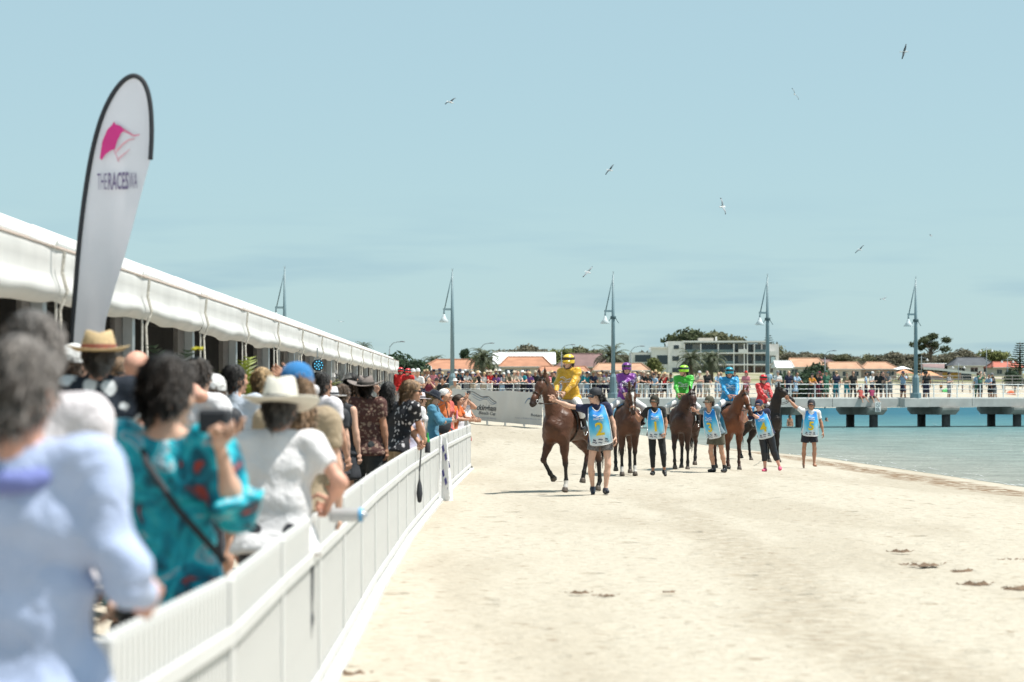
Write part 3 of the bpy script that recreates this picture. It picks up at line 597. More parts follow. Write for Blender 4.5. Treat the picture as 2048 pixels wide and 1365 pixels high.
# boardwalk rail along the far beach
t = empty('boardwalk_rail', (px(1925, 458), 458, gz(px(1925, 458), 458))); W = px(2060, 458)-px(1780, 458)
for y in (.6, 1.1, 1.7, 2.3): MB().box(-W/2, W/2, -.04, .04, y-.06, y+.06).build('rail', paint((.42, .40, .38)), t)
for i in range(15): MB().box(-W/2+W*i/14-.06, -W/2+W*i/14+.06, -.03+.09, .15, -.2, 2.4).build('post', paint((.34, .32, .30)), t)
tag(t, 'long grey rail fence along the far beach at the right', 'fence')

# ------------------------------------------------------------ jetty
JA = np.array((px(567, 140.6), 140.6)); JB = np.array((px(1827, 152.6), 152.6)); JU = (JB-JA)/np.linalg.norm(JB-JA); JN = np.array((-JU[1], JU[0])); JL = np.linalg.norm(JB-JA)/4
JYAW = math.atan2(JU[1], JU[0]); DECK = 1.48
def jx(xp):                                   # distance along the jetty edge seen at picture column xp
    t = (xp-1024)/F; return (t*JA[1]-JA[0])/(JU[0]-t*JU[1])
jet = empty('jetty', (JA[0], JA[1], 0), JYAW)
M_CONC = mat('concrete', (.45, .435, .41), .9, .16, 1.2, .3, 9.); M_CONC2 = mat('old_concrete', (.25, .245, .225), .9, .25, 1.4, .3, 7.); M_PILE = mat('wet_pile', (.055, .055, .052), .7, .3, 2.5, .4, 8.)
M_RAIL = mat('rail_white', (.74, .75, .74), .45, .05, 2.)
J0, J1 = -4, 64; nb = 14
for i in range(nb):
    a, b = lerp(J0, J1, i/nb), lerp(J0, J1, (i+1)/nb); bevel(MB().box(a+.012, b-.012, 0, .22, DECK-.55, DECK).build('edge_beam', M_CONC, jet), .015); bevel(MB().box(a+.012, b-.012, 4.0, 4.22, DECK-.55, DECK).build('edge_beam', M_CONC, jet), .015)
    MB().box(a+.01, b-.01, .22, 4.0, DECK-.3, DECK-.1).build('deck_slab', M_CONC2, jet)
s0 = jx(1752)
for k in range(-9, 5):
    u = s0+k*JL*.5
    if u < jx(1330): continue
    cz = DECK-.55
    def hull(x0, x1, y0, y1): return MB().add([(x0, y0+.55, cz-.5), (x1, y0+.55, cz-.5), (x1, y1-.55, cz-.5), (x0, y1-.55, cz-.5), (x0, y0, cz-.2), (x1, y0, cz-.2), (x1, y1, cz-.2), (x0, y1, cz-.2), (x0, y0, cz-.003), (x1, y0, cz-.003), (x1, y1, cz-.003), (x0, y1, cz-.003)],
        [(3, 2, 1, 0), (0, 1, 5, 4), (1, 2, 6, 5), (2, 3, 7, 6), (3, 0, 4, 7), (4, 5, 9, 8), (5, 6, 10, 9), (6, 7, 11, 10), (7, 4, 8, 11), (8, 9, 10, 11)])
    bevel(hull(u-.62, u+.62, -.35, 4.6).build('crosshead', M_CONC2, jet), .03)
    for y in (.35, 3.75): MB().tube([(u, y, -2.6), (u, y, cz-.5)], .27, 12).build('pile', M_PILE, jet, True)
# the two handrails: posts and three rails each
for y in (.1, 4.1):
    for i, (z, r_) in enumerate(((.30, .018), (.58, .018), (.88, .027))):
        for q in range(nb): a, b = lerp(J0, J1, q/nb), lerp(J0, J1, (q+1)/nb); MB().tube([(a, y, DECK+z), (b, y, DECK+z)], r_, 6).build('rail', M_RAIL, jet, True)
    for i in range(42): MB().box(J0+i*1.64-.025, J0+i*1.64+.025, y-.03, y+.03, DECK, DECK+.88).build('rail_post', M_RAIL, jet)
    MB().box(J0, J1, y-.06, y+.06, DECK, DECK+.05).build('kerb', M_RAIL, jet)
tag(jet, 'long pale concrete jetty with white handrails crossing behind the horses', 'jetty')
M_POLE = mat('pole_blue', (.165, .24, .265), .45, .1, 1.5, .05, 12.)
def jetty_pole(i):
    t = empty('light_pole', (*(JA+JU*JL*i+JN*(-.32)), DECK), JYAW); H = 7.5
    bevel(MB().box(-.95, .75, -.35, .31, -.56, .0).build('plinth', M_CONC, t), .02); MB().lathe([(0, .34), (.34, .34), (.36, .3), (.36, 0), (0, 0)], 8).build('base_plate', M_POLE, t)
    MB().lathe([(.23, .3), (.22, .95), (.21, 1.3), (.16, 1.42), (.13, 1.5)], 8).build('base_sleeve', M_POLE, t); MB().tube([(0, 0, 1.4), (0, 0, 4.5), (0, 0, H)], [.13, .11, .05], 10).build('mast', M_POLE, t, True)
    MB().tube([(0, 0, H-.1), (-.5, 0, H-2.3)], .035, 6).build('stay', M_POLE, t, True); MB().box(-.56, .06, -.05, .05, H-2.28, H-2.16).build('cross_arm', M_POLE, t)
    MB().tube([(-.5, 0, H-2.2), (-.52, 0, H-2.6)], [.04, .06], 6).build('drop_rod', M_POLE, t, True)
    MB().lathe([(.05, -2.5), (.1, -2.62), (.13, -2.72), (.30, -2.96), (.28, -2.98), (0, -2.9)], 14, off=(-.52, 0, H)).build('lamp_shade', mat('lamp_white', (.6, .66, .68), .4, .05), t, True)
    for k in (-1, 0, 1): MB().tube([(0, 0, H), (k*.06, .02*k, H+.2)], .007, 4).build('bird_spike', M_METAL, t)
    if i > 1:
        c = MB(); c.lathe([(.16, -2.7), (.18, -2.66), (.18, -2.56), (.16, -2.52)], 10, off=(0, 0, H)); c.build('collar', paint((.05, .09, .1)), t, True)
        for k in (-1, 1): MB().tube([(k*.14, 0, H-2.62), (k*.24, 0, H-2.78), (k*.36, 0, H-2.95)], .02, 5).build('bracket', paint((.05, .09, .1)), t)
    return tag(t, ['blue-grey light pole rising behind the marquee roof, leftmost of the jetty poles', 'blue-grey light pole left of the first horse, without bracket collar', 'blue-grey light pole between the yellow and purple jockeys', 'blue-grey light pole right of the red jockey', 'blue-grey light pole standing right of bib 5, rightmost'][i], 'light pole', 'jetty light poles')
for i in range(5): jetty_pole(i)
# swimming sign on the jetty edge
p = JA+JU*jx(1750)-JN*.42; t = empty('warning_sign', (*p, DECK-.85), JYAW); bevel(MB().box(-.19, .19, -.02, .02, 0, .62).build('panel', paint((.72, .72, .7)), t), .01)
m = MB()
for k in range(28):
    a, b = 2*math.pi*k/28, 2*math.pi*(k+1)/28; m.add([(.12*math.cos(a), -.025, .44+.12*math.sin(a)), (.12*math.cos(b), -.025, .44+.12*math.sin(b)), (.145*math.cos(b), -.025, .44+.145*math.sin(b)), (.145*math.cos(a), -.025, .44+.145*math.sin(a))], [(0, 1, 2, 3)])
m.add([(-.1, -.025, .52), (-.08, -.025, .54), (.1, -.025, .36), (.08, -.025, .34)], [(0, 1, 2, 3)]); m.build('symbol_ring', paint((.05, .05, .05)), t)
for k in range(3): MB().box(-.14, .14-.03*k, -.026, -.021, .04+.08*k, .085+.08*k).build('text_bar', paint((.08, .08, .09)), t)
tag(t, 'white no-diving warning sign hanging on the jetty edge below the seated children', 'sign')

# ------------------------------------------------------------ marquee
TX = lambda d: -3.83-.005*d
tent = empty('marquee', (TX(50), 50, gz(-4, 50)), R(.28)); tz = -tent.location.z
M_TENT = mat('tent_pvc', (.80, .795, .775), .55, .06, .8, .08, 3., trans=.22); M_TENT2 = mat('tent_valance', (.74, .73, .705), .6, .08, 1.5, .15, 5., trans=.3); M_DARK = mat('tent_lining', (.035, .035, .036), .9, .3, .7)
ds = [20.6-50+5*n for n in range(-3, 15)]; ze, zr = 2.94+tz, 4.86+tz; D_END = ds[-1]
for i, (a, b) in enumerate(zip(ds[:-1], ds[1:])):
    def rf(u, v, a=a, b=b): s = .06*math.sin(u*math.pi)*math.sin(v*math.pi); return (-5*v, lerp(a, b, u), lerp(ze, zr, v)-s)
    MB().sheet(rf, 6, 5).build('roof_panel', M_TENT, tent, True); MB().sheet(lambda u, v, a=a, b=b: (-10+5*v, lerp(a, b, u), lerp(ze, zr, v)), 3, 3).build('roof_panel', M_TENT, tent, True)
    rr = random.Random(i); sag = rr.uniform(.01, .045); ph = rr.uniform(0, 6)
    prof = [(.02, 0), (.04, -.05), (.035, -.22), (.06, -.27), (.10, -.32), (.115, -.36), (.10, -.40), (.05, -.44), (.0, -.46)]
    def vf(u, v, a=a, b=b, sag=sag, ph=ph):
        t = v*(len(prof)-1); k = min(int(t), len(prof)-2); o, z = [lerp(prof[k][q], prof[k+1][q], t-k) for q in (0, 1)]
        pin = min(u, 1-u)*9; pin = 1 if pin > 1 else pin; full = .45+.55*pin
        o = o*full+.012*math.sin(u*21+ph+v*3)*v*pin; z = z*(1+.18*math.sin(u*math.pi)*sag*8)-sag*math.sin(u*math.pi)*v*.9+.012*math.sin(u*13+ph)*v
        return (.02+o, lerp(a, b, u), ze+z+.02)
    MB().sheet(vf, 26, 16).build('rolled_wall', M_TENT2, tent, True)
    MB().tube([(.12, a+.02, ze-.02), (.10, a+.03, ze-.2), (.14, a+.05, ze-.36), (.08, a+.03, ze-.52), (.1, a+.02, ze-.9)], .016, 5).build('tie_strap', cloth((.55, .52, .46)), tent)
    for zz, oo, w_ in ((.0, .03, .03), (.09, -.2, .02), (.2, -.5, .02)): MB().box(oo-.02, oo+.03, a+.01, b-.01, ze+.012+zz*.95, ze+.015+zz*.95+w_*.25).build('roof_seam', mat('seam', (.56, .46, .40), .7, .1), tent)
    MB().tube([(0.05, a, ze+.03), (-5, a, zr+.02)], .05, 6).build('roof_beam', M_TENT, tent)
for i, a in enumerate(ds):
    bevel(MB().box(-.16, -.04, a-.07, a+.07, gz(-4, 50+a)-tent.location.z-.1, ze).build('post', M_METAL, tent), .01); MB().tube([(.02, a+.16, .0), (.02, a+.16, ze-.4)], .012, 5).build('rope', cloth((.6, .58, .53)), tent)
    m = MB(); m.sheet(lambda u, v, a=a: (-.25+.09*math.sin(u*19), a+.05+u*.75, lerp(.1, ze-.1, v)), 22, 1); m.build('gathered_curtain', cloth((.42, .41, .41)), tent, True)
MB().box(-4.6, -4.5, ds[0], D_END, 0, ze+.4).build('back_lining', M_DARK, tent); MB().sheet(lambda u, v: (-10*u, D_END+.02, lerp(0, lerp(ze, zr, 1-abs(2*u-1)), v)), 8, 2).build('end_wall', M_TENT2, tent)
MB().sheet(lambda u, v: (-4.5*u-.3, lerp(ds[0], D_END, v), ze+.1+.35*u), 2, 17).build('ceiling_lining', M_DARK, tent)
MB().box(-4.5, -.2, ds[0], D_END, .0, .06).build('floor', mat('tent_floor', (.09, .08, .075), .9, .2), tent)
for k, (y, w_) in enumerate([(-26, 1.4), (-21, 1.2), (-15.5, 1.6), (-9, 1.4), (-3, 1.5), (4, 1.4), (12, 1.5)]):
    f_ = MB().box(-4.48, -4.44, y, y+w_, .9, 2.2).build('window', paint((.16, .16, .16)), tent); MB().box(-4.44, -4.42, y+.05, y+w_-.05, .95, 2.15).build('pane', M_GLASS, f_)
tag(tent, 'long white marquee with rolled-up side walls behind the crowd at left', 'marquee')
# round neon-lit sign and flowers under the marquee
d = 47; p0 = (px(636, d), d, EYE-(731-790)*d/F); t = empty('round_sign', p0, R(20)); MB().lathe([(0, -.02), (.11, -.02), (.12, 0), (.11, .02), (0, .02)], 20, fn=lambda p, th, r_, z: (p[0], p[2], p[1])).build('disc', paint((.01, .02, .03)), t)
m = MB()
for rr_, n_ in ((.03, 4), (.08, 9)):
    for k in range(n_): a = 2*math.pi*k/n_; m.box(rr_*math.cos(a)-.008, rr_*math.cos(a)+.008, -.045, -.03, rr_*math.sin(a)-.008, rr_*math.sin(a)+.008)
m.build('light_dots', mat('blue_light', (.12, .6, .9), .4, 0, emit=1.0), t); MB().tube([(0, .05, .16), (0, .05, .34)], .012).build('hanger', M_METAL, t); tag(t, 'black round sign with glowing blue dots under the marquee edge', 'sign')
def leafy(label, name, x, y, d, n, L, col, pot=None, cat='plant'):
    r = random.Random(int(x)); X = px(x, d); z = EYE-(y-790)*d/F; z0 = gz(X, d); t = empty(name, (X, d, z0)); m = MB(); h = z-z0-L*.8
    for i in range(n):
        a = r.uniform(0, 6.28); e = R(r.uniform(25, 85)); ln = L*r.uniform(.6, 1.1); p = np.array((0, 0, h)); pts = []
        for k in range(6): pts.append(p.copy()); p = p+ln/5*np.array((math.cos(a)*math.cos(e), math.sin(a)*math.cos(e), math.sin(e))); e -= .22
        sd = np.array((-math.sin(a), math.cos(a), 0))
        for k in range(11):
            u = (k+1)/11*4.8; q = int(u); b = lerp(pts[q], pts[q+1], u-q); tg = nrm(pts[q+1]-pts[q])
            for sg in (-1, 1): m.add([b-tg*.025, b+tg*.03, b+tg*.16*L+sg*sd*.2*L*(1-.5*k/11)+np.array((0, 0, -.03))], [(0, 1, 2)])
    m.build('leaves', mat('plant_'+ckey(col), col, .5, .15, 3., island=.4, trans=.3), t); MB().tube([(0, 0, 0), (0, 0, h+.05)], [.05, .03]).build('stem', M_BARK, t, True)
    MB().lathe([(0, 0), (.16, 0), (.21, .35), (.19, .35), (.17, .3), (0, .3)], 14).build('pot', paint((.1, .1, .1)), t, True); return tag(t, label, cat)
leafy('potted yellow-green palm in front of the marquee post', 'potted_plant', 497, 716, 27, 22, .75, (.16, .19, .03)); leafy('dark arching potted fern inside the marquee', 'potted_plant', 345, 690, 23.2, 16, .8, (.02, .035, .02))
leafy('small pale potted palm beside the round blue sign', 'potted_plant', 652, 744, 46.5, 18, .55, (.14, .15, .06))
leafy('green strappy plant low between the white-shirted people', 'potted_plant', 478, 800, 25.5, 12, .5, (.14, .17, .02))

# ------------------------------------------------------------ picket fence panels
def picket_mesh(w_=.066, h=1.0, th=.022):
    m = MB(); pr = [(-w_/2, 0), (w_/2, 0), (w_/2, h-.04), (w_*.3, h-.012), (0, h), (-w_*.3, h-.012), (-w_/2, h-.04)]; n = len(pr)
    m.add([(x, -th/2, z) for x, z in pr]+[(x, th/2, z) for x, z in pr], [tuple(range(n)), tuple(range(2*n-1, n-1, -1))]+[(i, i+n, (i+1) % n+n, (i+1) % n) for i in range(n)]); me = m.mesh('picket'); me.materials.append(M_WHITE); return me
PICKET = picket_mesh()
def fence_panel(a, b, label, far=False, group='white picket panels along the track'):
    a, b = np.array(a), np.array(b); L = np.linalg.norm(b-a); z = gz(*((a+b)/2)); t = empty('picket_fence', (*a, z), math.atan2(b[1]-a[1], b[0]-a[0])); n = int(L/.088)
    if not far:
        for i in range(n): o = newobj('picket', PICKET, t); o.location = (.06+(L-.12)*(i+.5)/n, .0, .02)
    else:
        m = MB(); me = PICKET; vs_ = [v.co[:] for v in me.vertices]; fs = [tuple(p.vertices) for p in me.polygons]
        for i in range(n): ox = .06+(L-.12)*(i+.5)/n; m.add([(v[0]+ox, v[1], v[2]+.02) for v in vs_], fs)
        o = m.build('pickets', M_WHITE, t); o['kind'] = 'stuff'
    for zz in (.10, .80): bevel(MB().box(.012, L-.012, -.034, -.013, zz-.035, zz+.035).build('rail', M_WHITE, t), .008)
    for xx in (.0, L-.06): bevel(MB().box(xx+.006, xx+.044, -.024, .03, -.05, 1.01).build('post', M_WHITE, t), .008)
    MB().box(.02, L-.02, -.1, .05, -.04, .035).build('base_strip', M_WHITE, t); MB().box(.07, L-.07, .018, .024, .06, .78).build('backing_sheet', mat('fence_backing', (.40, .395, .385), .6, .05), t); return tag(t, label, 'fence', group)
fxd = lambda y: float(np.interp(y, [10, 14.3, 21, 28.8, 38, 46, 56], [-1.08, -1.11, -1.2, -1.245, -1.20, -1.09, -.94]))
FP = [(-1.13, 6.7), (-1.045, 8.9), (-1.085, 11.3)]; y = 11.3
while y < 54.5: y += 2.42; FP.append((fxd(y), y))
fn = ['nearest blurred white picket panel, below the turquoise kimono', 'angled blurred picket panel between kimono and white-hat man', 'blurred picket panel just beyond the man in the white hat', 'picket panel left of the held plastic bottle']
for i, (a, b) in enumerate(zip(FP[:-1], FP[1:])):
    k = len(FP)-1-i
    lab = fn[i] if i < len(fn) else ('last white picket panel at the far corner of the track fence' if k == 1 else 'white track picket panel, %s from the far corner' % ['', '', 'second', 'third', 'fourth', 'fifth', 'sixth', 'seventh', 'eighth', 'ninth', 'tenth', 'eleventh', 'twelfth', 'thirteenth', 'fourteenth', 'fifteenth', 'sixteenth', 'seventeenth'][k])
    fence_panel(a, b, lab, far=b[1] > 33)
fence_panel((FP[-1][0]-.03, FP[-1][1]+.05), (-3.2, FP[-1][1]+.6), 'white picket panel closing the far end of the crowd pen', True, None)
fence_panel((-2.75, 32.2), (-2.05, 34.4), 'white picket panel inside the crowd left of the brown shirt', True, None)
# cloth tied on the fence, black bag hanging from it
d = 38.5; X = fxd(d)+.08; t = empty('fence_cloth', (X, d, gz(X, d)), R(14))
MB().sheet(lambda u, v: (-.06+u*(.13+.12*v), -.03-.03*math.sin(u*9+v*2), 1.04-v*1.02-.05*u), 18, 14).build('cloth', cloth((.72, .71, .70)), t, True)
for k in range(6): MB().sheet(lambda u, v, k=k: (-.03+.05*(k % 3)+.03*u+.02*v, -.075-.03*math.sin((.2+.2*(k % 3))*9), .86-.13*k-v*.10+u*.04), 1, 4).build('stripe', cloth((.06, .055, .16)), t)
tag(t, 'white cloth with navy lettering draped over the picket fence', 'banner')
d = 30.5; X = fxd(d)+.07; t = empty('drawstring_bag', (X, d, .12+gz(X, d)), R(90)); m = MB(); m.lathe([(.0, .2), (.05, .22), (.08, .32), (.06, .42), (.02, .50), (.01, .6)], 12, 1, .5); m.build('pouch', M_BLACK, t, True); MB().tube([(0, 0, .6), (.01, -.02, .88)], .01).build('cord', M_BLACK, t)
tag(t, 'small black bag hanging on the track side of the fence', 'bag')

# ------------------------------------------------------------ printed banner behind the horses
def rows_text(key, fit, cx, cz, h, fn, m, parent, name='lettering', sx=1.):
    v, f = TXT[key]; w_ = v[:, 0].max()-v[:, 0].min(); s = fit/w_ if fit else h; hs = s if not h else h
    pts = [fn(cx+p[0]*s*sx, cz+p[1]*hs) for p in v]; me = bpy.data.meshes.new(name); me.from_pydata(pts, [], f); o = newobj(name, me, parent, [m]); return o
B0 = np.array((px(905, 92), 92.)); B1 = np.array((px(1085, 80.3), 80.3)); BL = np.linalg.norm(B1-B0); byaw = math.atan2(*(B1-B0)[::-1]); bz0, bz1 = EYE-(838-790)*90/F, EYE-(852-790)*80.3/F
ban = empty('sponsor_banner', (*B0, 0), byaw); BH = 1.13
bfn = lambda x, z, off=0.: (x, -.02*math.sin(x*2.1+z*1.3)-.012*math.sin(x*5.3-z*4)-off, lerp(bz0, bz1, x/BL)+z-.03*math.sin(max(0, x/BL)*math.pi*3)**2*(z > .6))
MB().sheet(lambda u, v: bfn(u*BL, v*BH), 60, 8).build('vinyl', mat('banner_vinyl', (.60, .60, .59), .5, .05, .8, .15, 3.), ban, True)
for k in range(6): MB().box(BL*k/5-.03, BL*k/5+.03, .03, .09, .3, lerp(bz0, bz1, k/5)+BH+.02).build('post', M_METAL, ban)
ink = paint((.03, .04, .06)); inkb = paint((.06, .16, .30)); xb = lambda xp: (xp-905)/(1085-905)*BL
bx_ = lambda a, b, z, o=.012: bfn(a, z, o)
rows_text('rock', xb(1000)-xb(946), xb(973), .47, .28, lambda a, z: bfn(a, z, .012), ink, ban); rows_text('beach', xb(998)-xb(964), xb(981), .28, .17, lambda a, z: bfn(a, z, .012), ink, ban)
rows_text('url', xb(1000)-xb(940), xb(970), .12, .08, lambda a, z: bfn(a, z, .012), mat('ink_pale', (.30, .32, .42), .6, 0), ban); rows_text('rotary', xb(1087)-xb(1064), xb(1075), .33, .13, lambda a, z: bfn(a, z, .012), ink, ban); rows_text('club', xb(1084)-xb(1036), xb(1060), .2, .06, lambda a, z: bfn(a, z, .012), mat('ink_pale', (.3, .32, .42)), ban)
for k in range(3):
    MB().sheet(lambda u, v, k=k: bfn(lerp(xb(944+k*4), xb(1000), u), 1.02-.10*k-.26*u*(1-.2*k)+.05*math.sin(u*11+k)+v*(.028-.007*k), .012), 30, 1).build('wave_line', [ink, inkb, inkb][k], ban)
MB().sheet(lambda u, v: bfn(lerp(xb(1054), xb(1079), u), .72+.12*math.sin(u*6.1)+.16*u+v*.05, .012), 16, 1).build('swoosh', inkb, ban)
tag(ban, 'pale grey race banner printed Rockingham Beach Cup stretched across the beach', 'banner')

# ------------------------------------------------------------ teardrop flag
d = 20.4; FS = F/d; FX, FZ = px(150, d), gz(px(150, d), d); fl = empty('feather_flag', (FX, d, FZ), R(-8)); fp = lambda x, y: ((x-150)/FS, EYE-(y-790)/FS-FZ)
edge = [(120, 1195), (141, 690), (149, 600), (157, 500), (166, 420), (178, 340), (191, 280), (206, 232), (224, 195), (244, 168), (262, 155), (277, 154), (291, 164), (301, 186), (307, 220), (309, 270), (306, 322)]
left = np.array(edge[1:12], float)
for _ in range(2): edge = [edge[0]]+[tuple(lerp(np.array(a, float), np.array(b, float), t)) for a, b in zip(edge[:-1], edge[1:]) for t in (.25, .75)]+[edge[-1]]
MB().tube([(fp(*e)[0], 0, fp(*e)[1]) for e in edge], .019, 8, True, (0, 1, 0)).build('pole', paint((.012, .014, .018), .4), fl, True)
MB().tube([(fp(x, y)[0], -.004, fp(x, y)[1]) for x, y in edge[5:]], [.021]*len(edge[5:]), 8, True, (0, 1, 0)).build('pole_sleeve', M_BLACK, fl, True)
rightp = np.array([(209, 690), (214, 640), (232, 575), (252, 515), (270, 455), (287, 390), (304, 325), (307, 250), (303, 195), (291, 166), (277, 155)], float)
def ff(u, v):
    t = v*10; k = min(int(t), 9); l_ = lerp(left[k], left[k+1], t-k); r_ = lerp(rightp[k], rightp[k+1], t-k); q = lerp(l_, r_, u); x, z = fp(*q); return (x, .035*math.sin(u*3.1)*(1-v)+.012*math.sin(v*14+u*5)*u, z)
fab = MB(); fab.sheet(ff, 14, 40); fab.build('fabric', mat('flag_fabric', (.74, .725, .775), .6, .04, 2., .1, 20., trans=.3), fl, True)
pk = MB()
hx = [(202, 318), (207, 285), (217, 262), (228, 251), (231, 245), (235, 251), (245, 254), (253, 262), (245, 270), (238, 284), (233, 300), (224, 303), (214, 310), (206, 322)]; c0 = (226, 280)
for a, b in zip(hx, hx[1:]+hx[:1]): pk.add([(fp(*q)[0], -.012, fp(*q)[1]) for q in (c0, a, b)], [(0, 1, 2)])
pk.build('horse_head_emblem', mat('pink_ink', (.62, .03, .22), .6, .05), fl)
for k, (pts, c) in enumerate([([(250, 262), (262, 268), (272, 274), (284, 272)], (.72, .25, .35)), ([(236, 305), (250, 290), (262, 282), (274, 280)], (.75, .4, .45)), ([(238, 322), (250, 312), (258, 306), (264, 300)], (.72, .45, .5)), ([(231, 300), (236, 312), (240, 322), (243, 326)], (.7, .3, .4))]):
    MB().sheet(lambda u, v, pts=pts: (lambda q: (fp(*q)[0], -.012, fp(*q)[1]+(v-.5)*.028*(1-u*.7)))(np.array((np.interp(u*3, range(4), [p[0] for p in pts]), np.interp(u*3, range(4), [p[1] for p in pts])))), 9, 1).build('mane_streak', cloth(c), fl)
ffn = lambda a, z: (a, -.014, z+.02*(a-.3)); tx, tz_ = fp(238, 366); pi_ = mat('flag_ink', (.17, .13, .24), .6, 0)
for key, x, w_ in (('the', 207, 20), ('races', 240, 42), ('wa', 271, 17)): rows_text(key, w_/FS, fp(x, 366)[0], tz_, .20, ffn, pi_, fl)
MB().box(-.35, .35, -.35, .35, -.02, .03).build('base_plate', M_METAL, fl); tag(fl, 'white teardrop flag with pink horse head on curved black pole', 'flag')

# ------------------------------------------------------------ people: cached heads, hands, hair, hats
HEADP = [ell((0, .012, .035), (.074, .094, .088)), ell((0, -.028, -.045), (.053, .062, .068)), cap_((0, -.096, .018), (0, -.113, -.022), .009, .0155), ell((0, -.07, .032), (.055, .03, .022)), ell((.036, -.062, -.02), (.024, .026, .026)), ell((-.036, -.062, -.02), (.024, .026, .026)),
         ell((0, -.082, -.098), (.022, .017, .016)), ell((0, -.092, -.058), (.025, .012, .011), lab=2), ell((.077, .012, -.002), (.010, .022, .033)), ell((-.077, .012, -.002), (.010, .022, .033)), cap_((0, .02, -.05), (0, .028, -.17), .052, .058)]
for q in HEADP: q['k'] = .018
HEADP[1]['k'] = .05; HEADP[10]['k'] = .04
HEADS = HEADP+[dict(ell((s*.032, -.098, .014), (.017, .012, .009)), sub=True) for s in (-1, 1)]
HV, HF = sdf_mesh(HEADS, .008, .018); fc = HV[HF].mean(1)
HM = np.zeros(len(HF), int)
for s in (-1, 1): HM[(((fc-np.array((s*.032, -.09, .014)))/np.array((.018, .016, .009)))**2).sum(1) < 1] = 1
HM[(((fc-np.array((0, -.104, -.058)))/np.array((.023, .012, .009)))**2).sum(1) < 1] = 2
def hand_mesh(curl, spread=.0, point=False):
    pr = [dict(cap_((0, -.03, -.035), (0, .025, -.035), .017, .016, (np.array((1., 0, 0)), .75)), k=.02), cap_((0, -.032, -.085), (0, .03, -.08), .015, .0135, (np.array((1., 0, 0)), .8)), cap_((0, 0, .03), (0, 0, -.04), .024, .024, (np.array((1., 0, 0)), .75)), cap_((0, 0, -.03), (0, 0, -.085), .024, .02, (np.array((1., 0, 0)), .6))]
    for i, (y, ln) in enumerate(((-.034, .072), (-.012, .082), (.011, .075), (.033, .058))):
        p = np.array((0, y, -.085)); a = curl*.35; dirs = []; c = curl*(.15 if (point and i == 0) else 1)
        for k in range(3):
            a += c*(.5 if k == 0 else .75); q = p+ln*(.45, .32, .26)[k]*np.array((math.sin(a), -spread*(1.5-i)*.3, -math.cos(a))); pr.append(dict(cap_(p, q, .0092-.0008*k, .0085-.0008*k), k=.006)); p = q
    p = np.array((.008, -.03, -.02)); q = p+np.array((.018+.02*curl, -.034, -.032)); pr.append(dict(cap_(p, q, .013, .011), k=.012)); pr.append(dict(cap_(q, q+np.array((.012+.012*curl, -.008+.01*curl, -.035)), .0105, .009), k=.008))
    return sdf_mesh(pr, .0065, .012)
HANDS = {'relax': hand_mesh(.55), 'grip': hand_mesh(1.35), 'flat': hand_mesh(.2, .3), 'point': hand_mesh(1.2, 0, True)}
def hair_prims(st):
    if st == 'short': return [ell((0, .018, .045), (.082, .101, .092)), cap_((0, .06, -.02), (0, .075, -.05), .06, .045), ell((0, -.115, -.035), (.075, .075, .085), sub=True), ell((0, -.02, -.14), (.2, .09, .1), sub=True)]
    if st == 'full': return [ell((0, .022, .05), (.098, .118, .108)), cap_((0, .06, 0), (0, .085, -.09), .085, .05), ell((0, -.125, -.04), (.078, .08, .092), sub=True)]
    if st == 'crop': return [ell((0, .02, .052), (.095, .113, .104)), cap_((0, .055, -.01), (0, .072, -.055), .07, .05), ell((0, -.125, -.035), (.08, .08, .09), sub=True), ell((0, .0, -.175), (.2, .16, .10), sub=True)]
    base = [ell((0, .02, .048), (.086, .105, .094)), ell((0, -.12, -.035), (.066, .078, .088), sub=True)]
    if st == 'long': return base[:1]+[cap_((s*.055, .05, 0), (s*.07, .06, -.24), .05, .042) for s in (-1, 1)]+[cap_((0, .075, .0), (0, .10, -.30), .075, .055)]+base[1:]
    if st == 'pony': return base[:1]+[cap_((0, .05, .0), (0, .06, -.04), .07, .05), cap_((0, .115, .02), (0, .155, -.06), .034, .036), cap_((0, .155, -.06), (0, .14, -.2), .036, .014)]+base[1:]
    if st == 'bun': return base[:1]+[cap_((0, .05, .0), (0, .06, -.05), .07, .05), ell((0, .12, .07), (.045, .045, .045))]+base[1:]
HAIR = {s: sdf_mesh(hair_prims(s), .009 if s != 'full' else .011, .03, wob=.004, wf=70.) for s in ('short', 'full', 'long', 'pony', 'bun', 'crop')}
def strands(v, f, seed, n=1500):
    r = np.random.default_rng(seed); c = v[f].mean(1); nn = np.cross(v[f[:, 1]]-v[f[:, 0]], v[f[:, 2]]-v[f[:, 0]]); nn /= np.linalg.norm(nn, axis=1)[:, None]+1e-9; ok = np.where((c[:, 1] > -.03) | (c[:, 2] > .075))[0]; i = ok[r.integers(0, len(ok), n)]; p = c[i]; q = nn[i]
    dn = np.array((0, .012, -.035))*(.6+r.random((n, 1)))+r.normal(size=(n, 3))*.012; sd = np.cross(q, dn); sd /= np.linalg.norm(sd, axis=1)[:, None]+1e-9; sd *= .0035
    V = np.stack([p-sd, p+sd, p+dn*.6+q*.011+sd*.7, p+dn+q*.009*r.random((n, 1))], 1).reshape(-1, 3); F_ = np.arange(4*n).reshape(-1, 4); return np.concatenate([v, V]).astype(np.float32), np.concatenate([f, F_+len(v)])
HAIR = {s: strands(*q, 3) for s, q in HAIR.items()}
HAIRC = {'black': (.012, .010, .009), 'brown': (.06, .035, .02), 'grey': (.15, .132, .12), 'blond': (.34, .23, .12), 'dark': (.025, .018, .014), 'tan': (.22, .135, .075)}
def hairmat(c): return mat('hair_'+c, HAIRC[c], .5, .55, 16., .6, 90., island=.35)
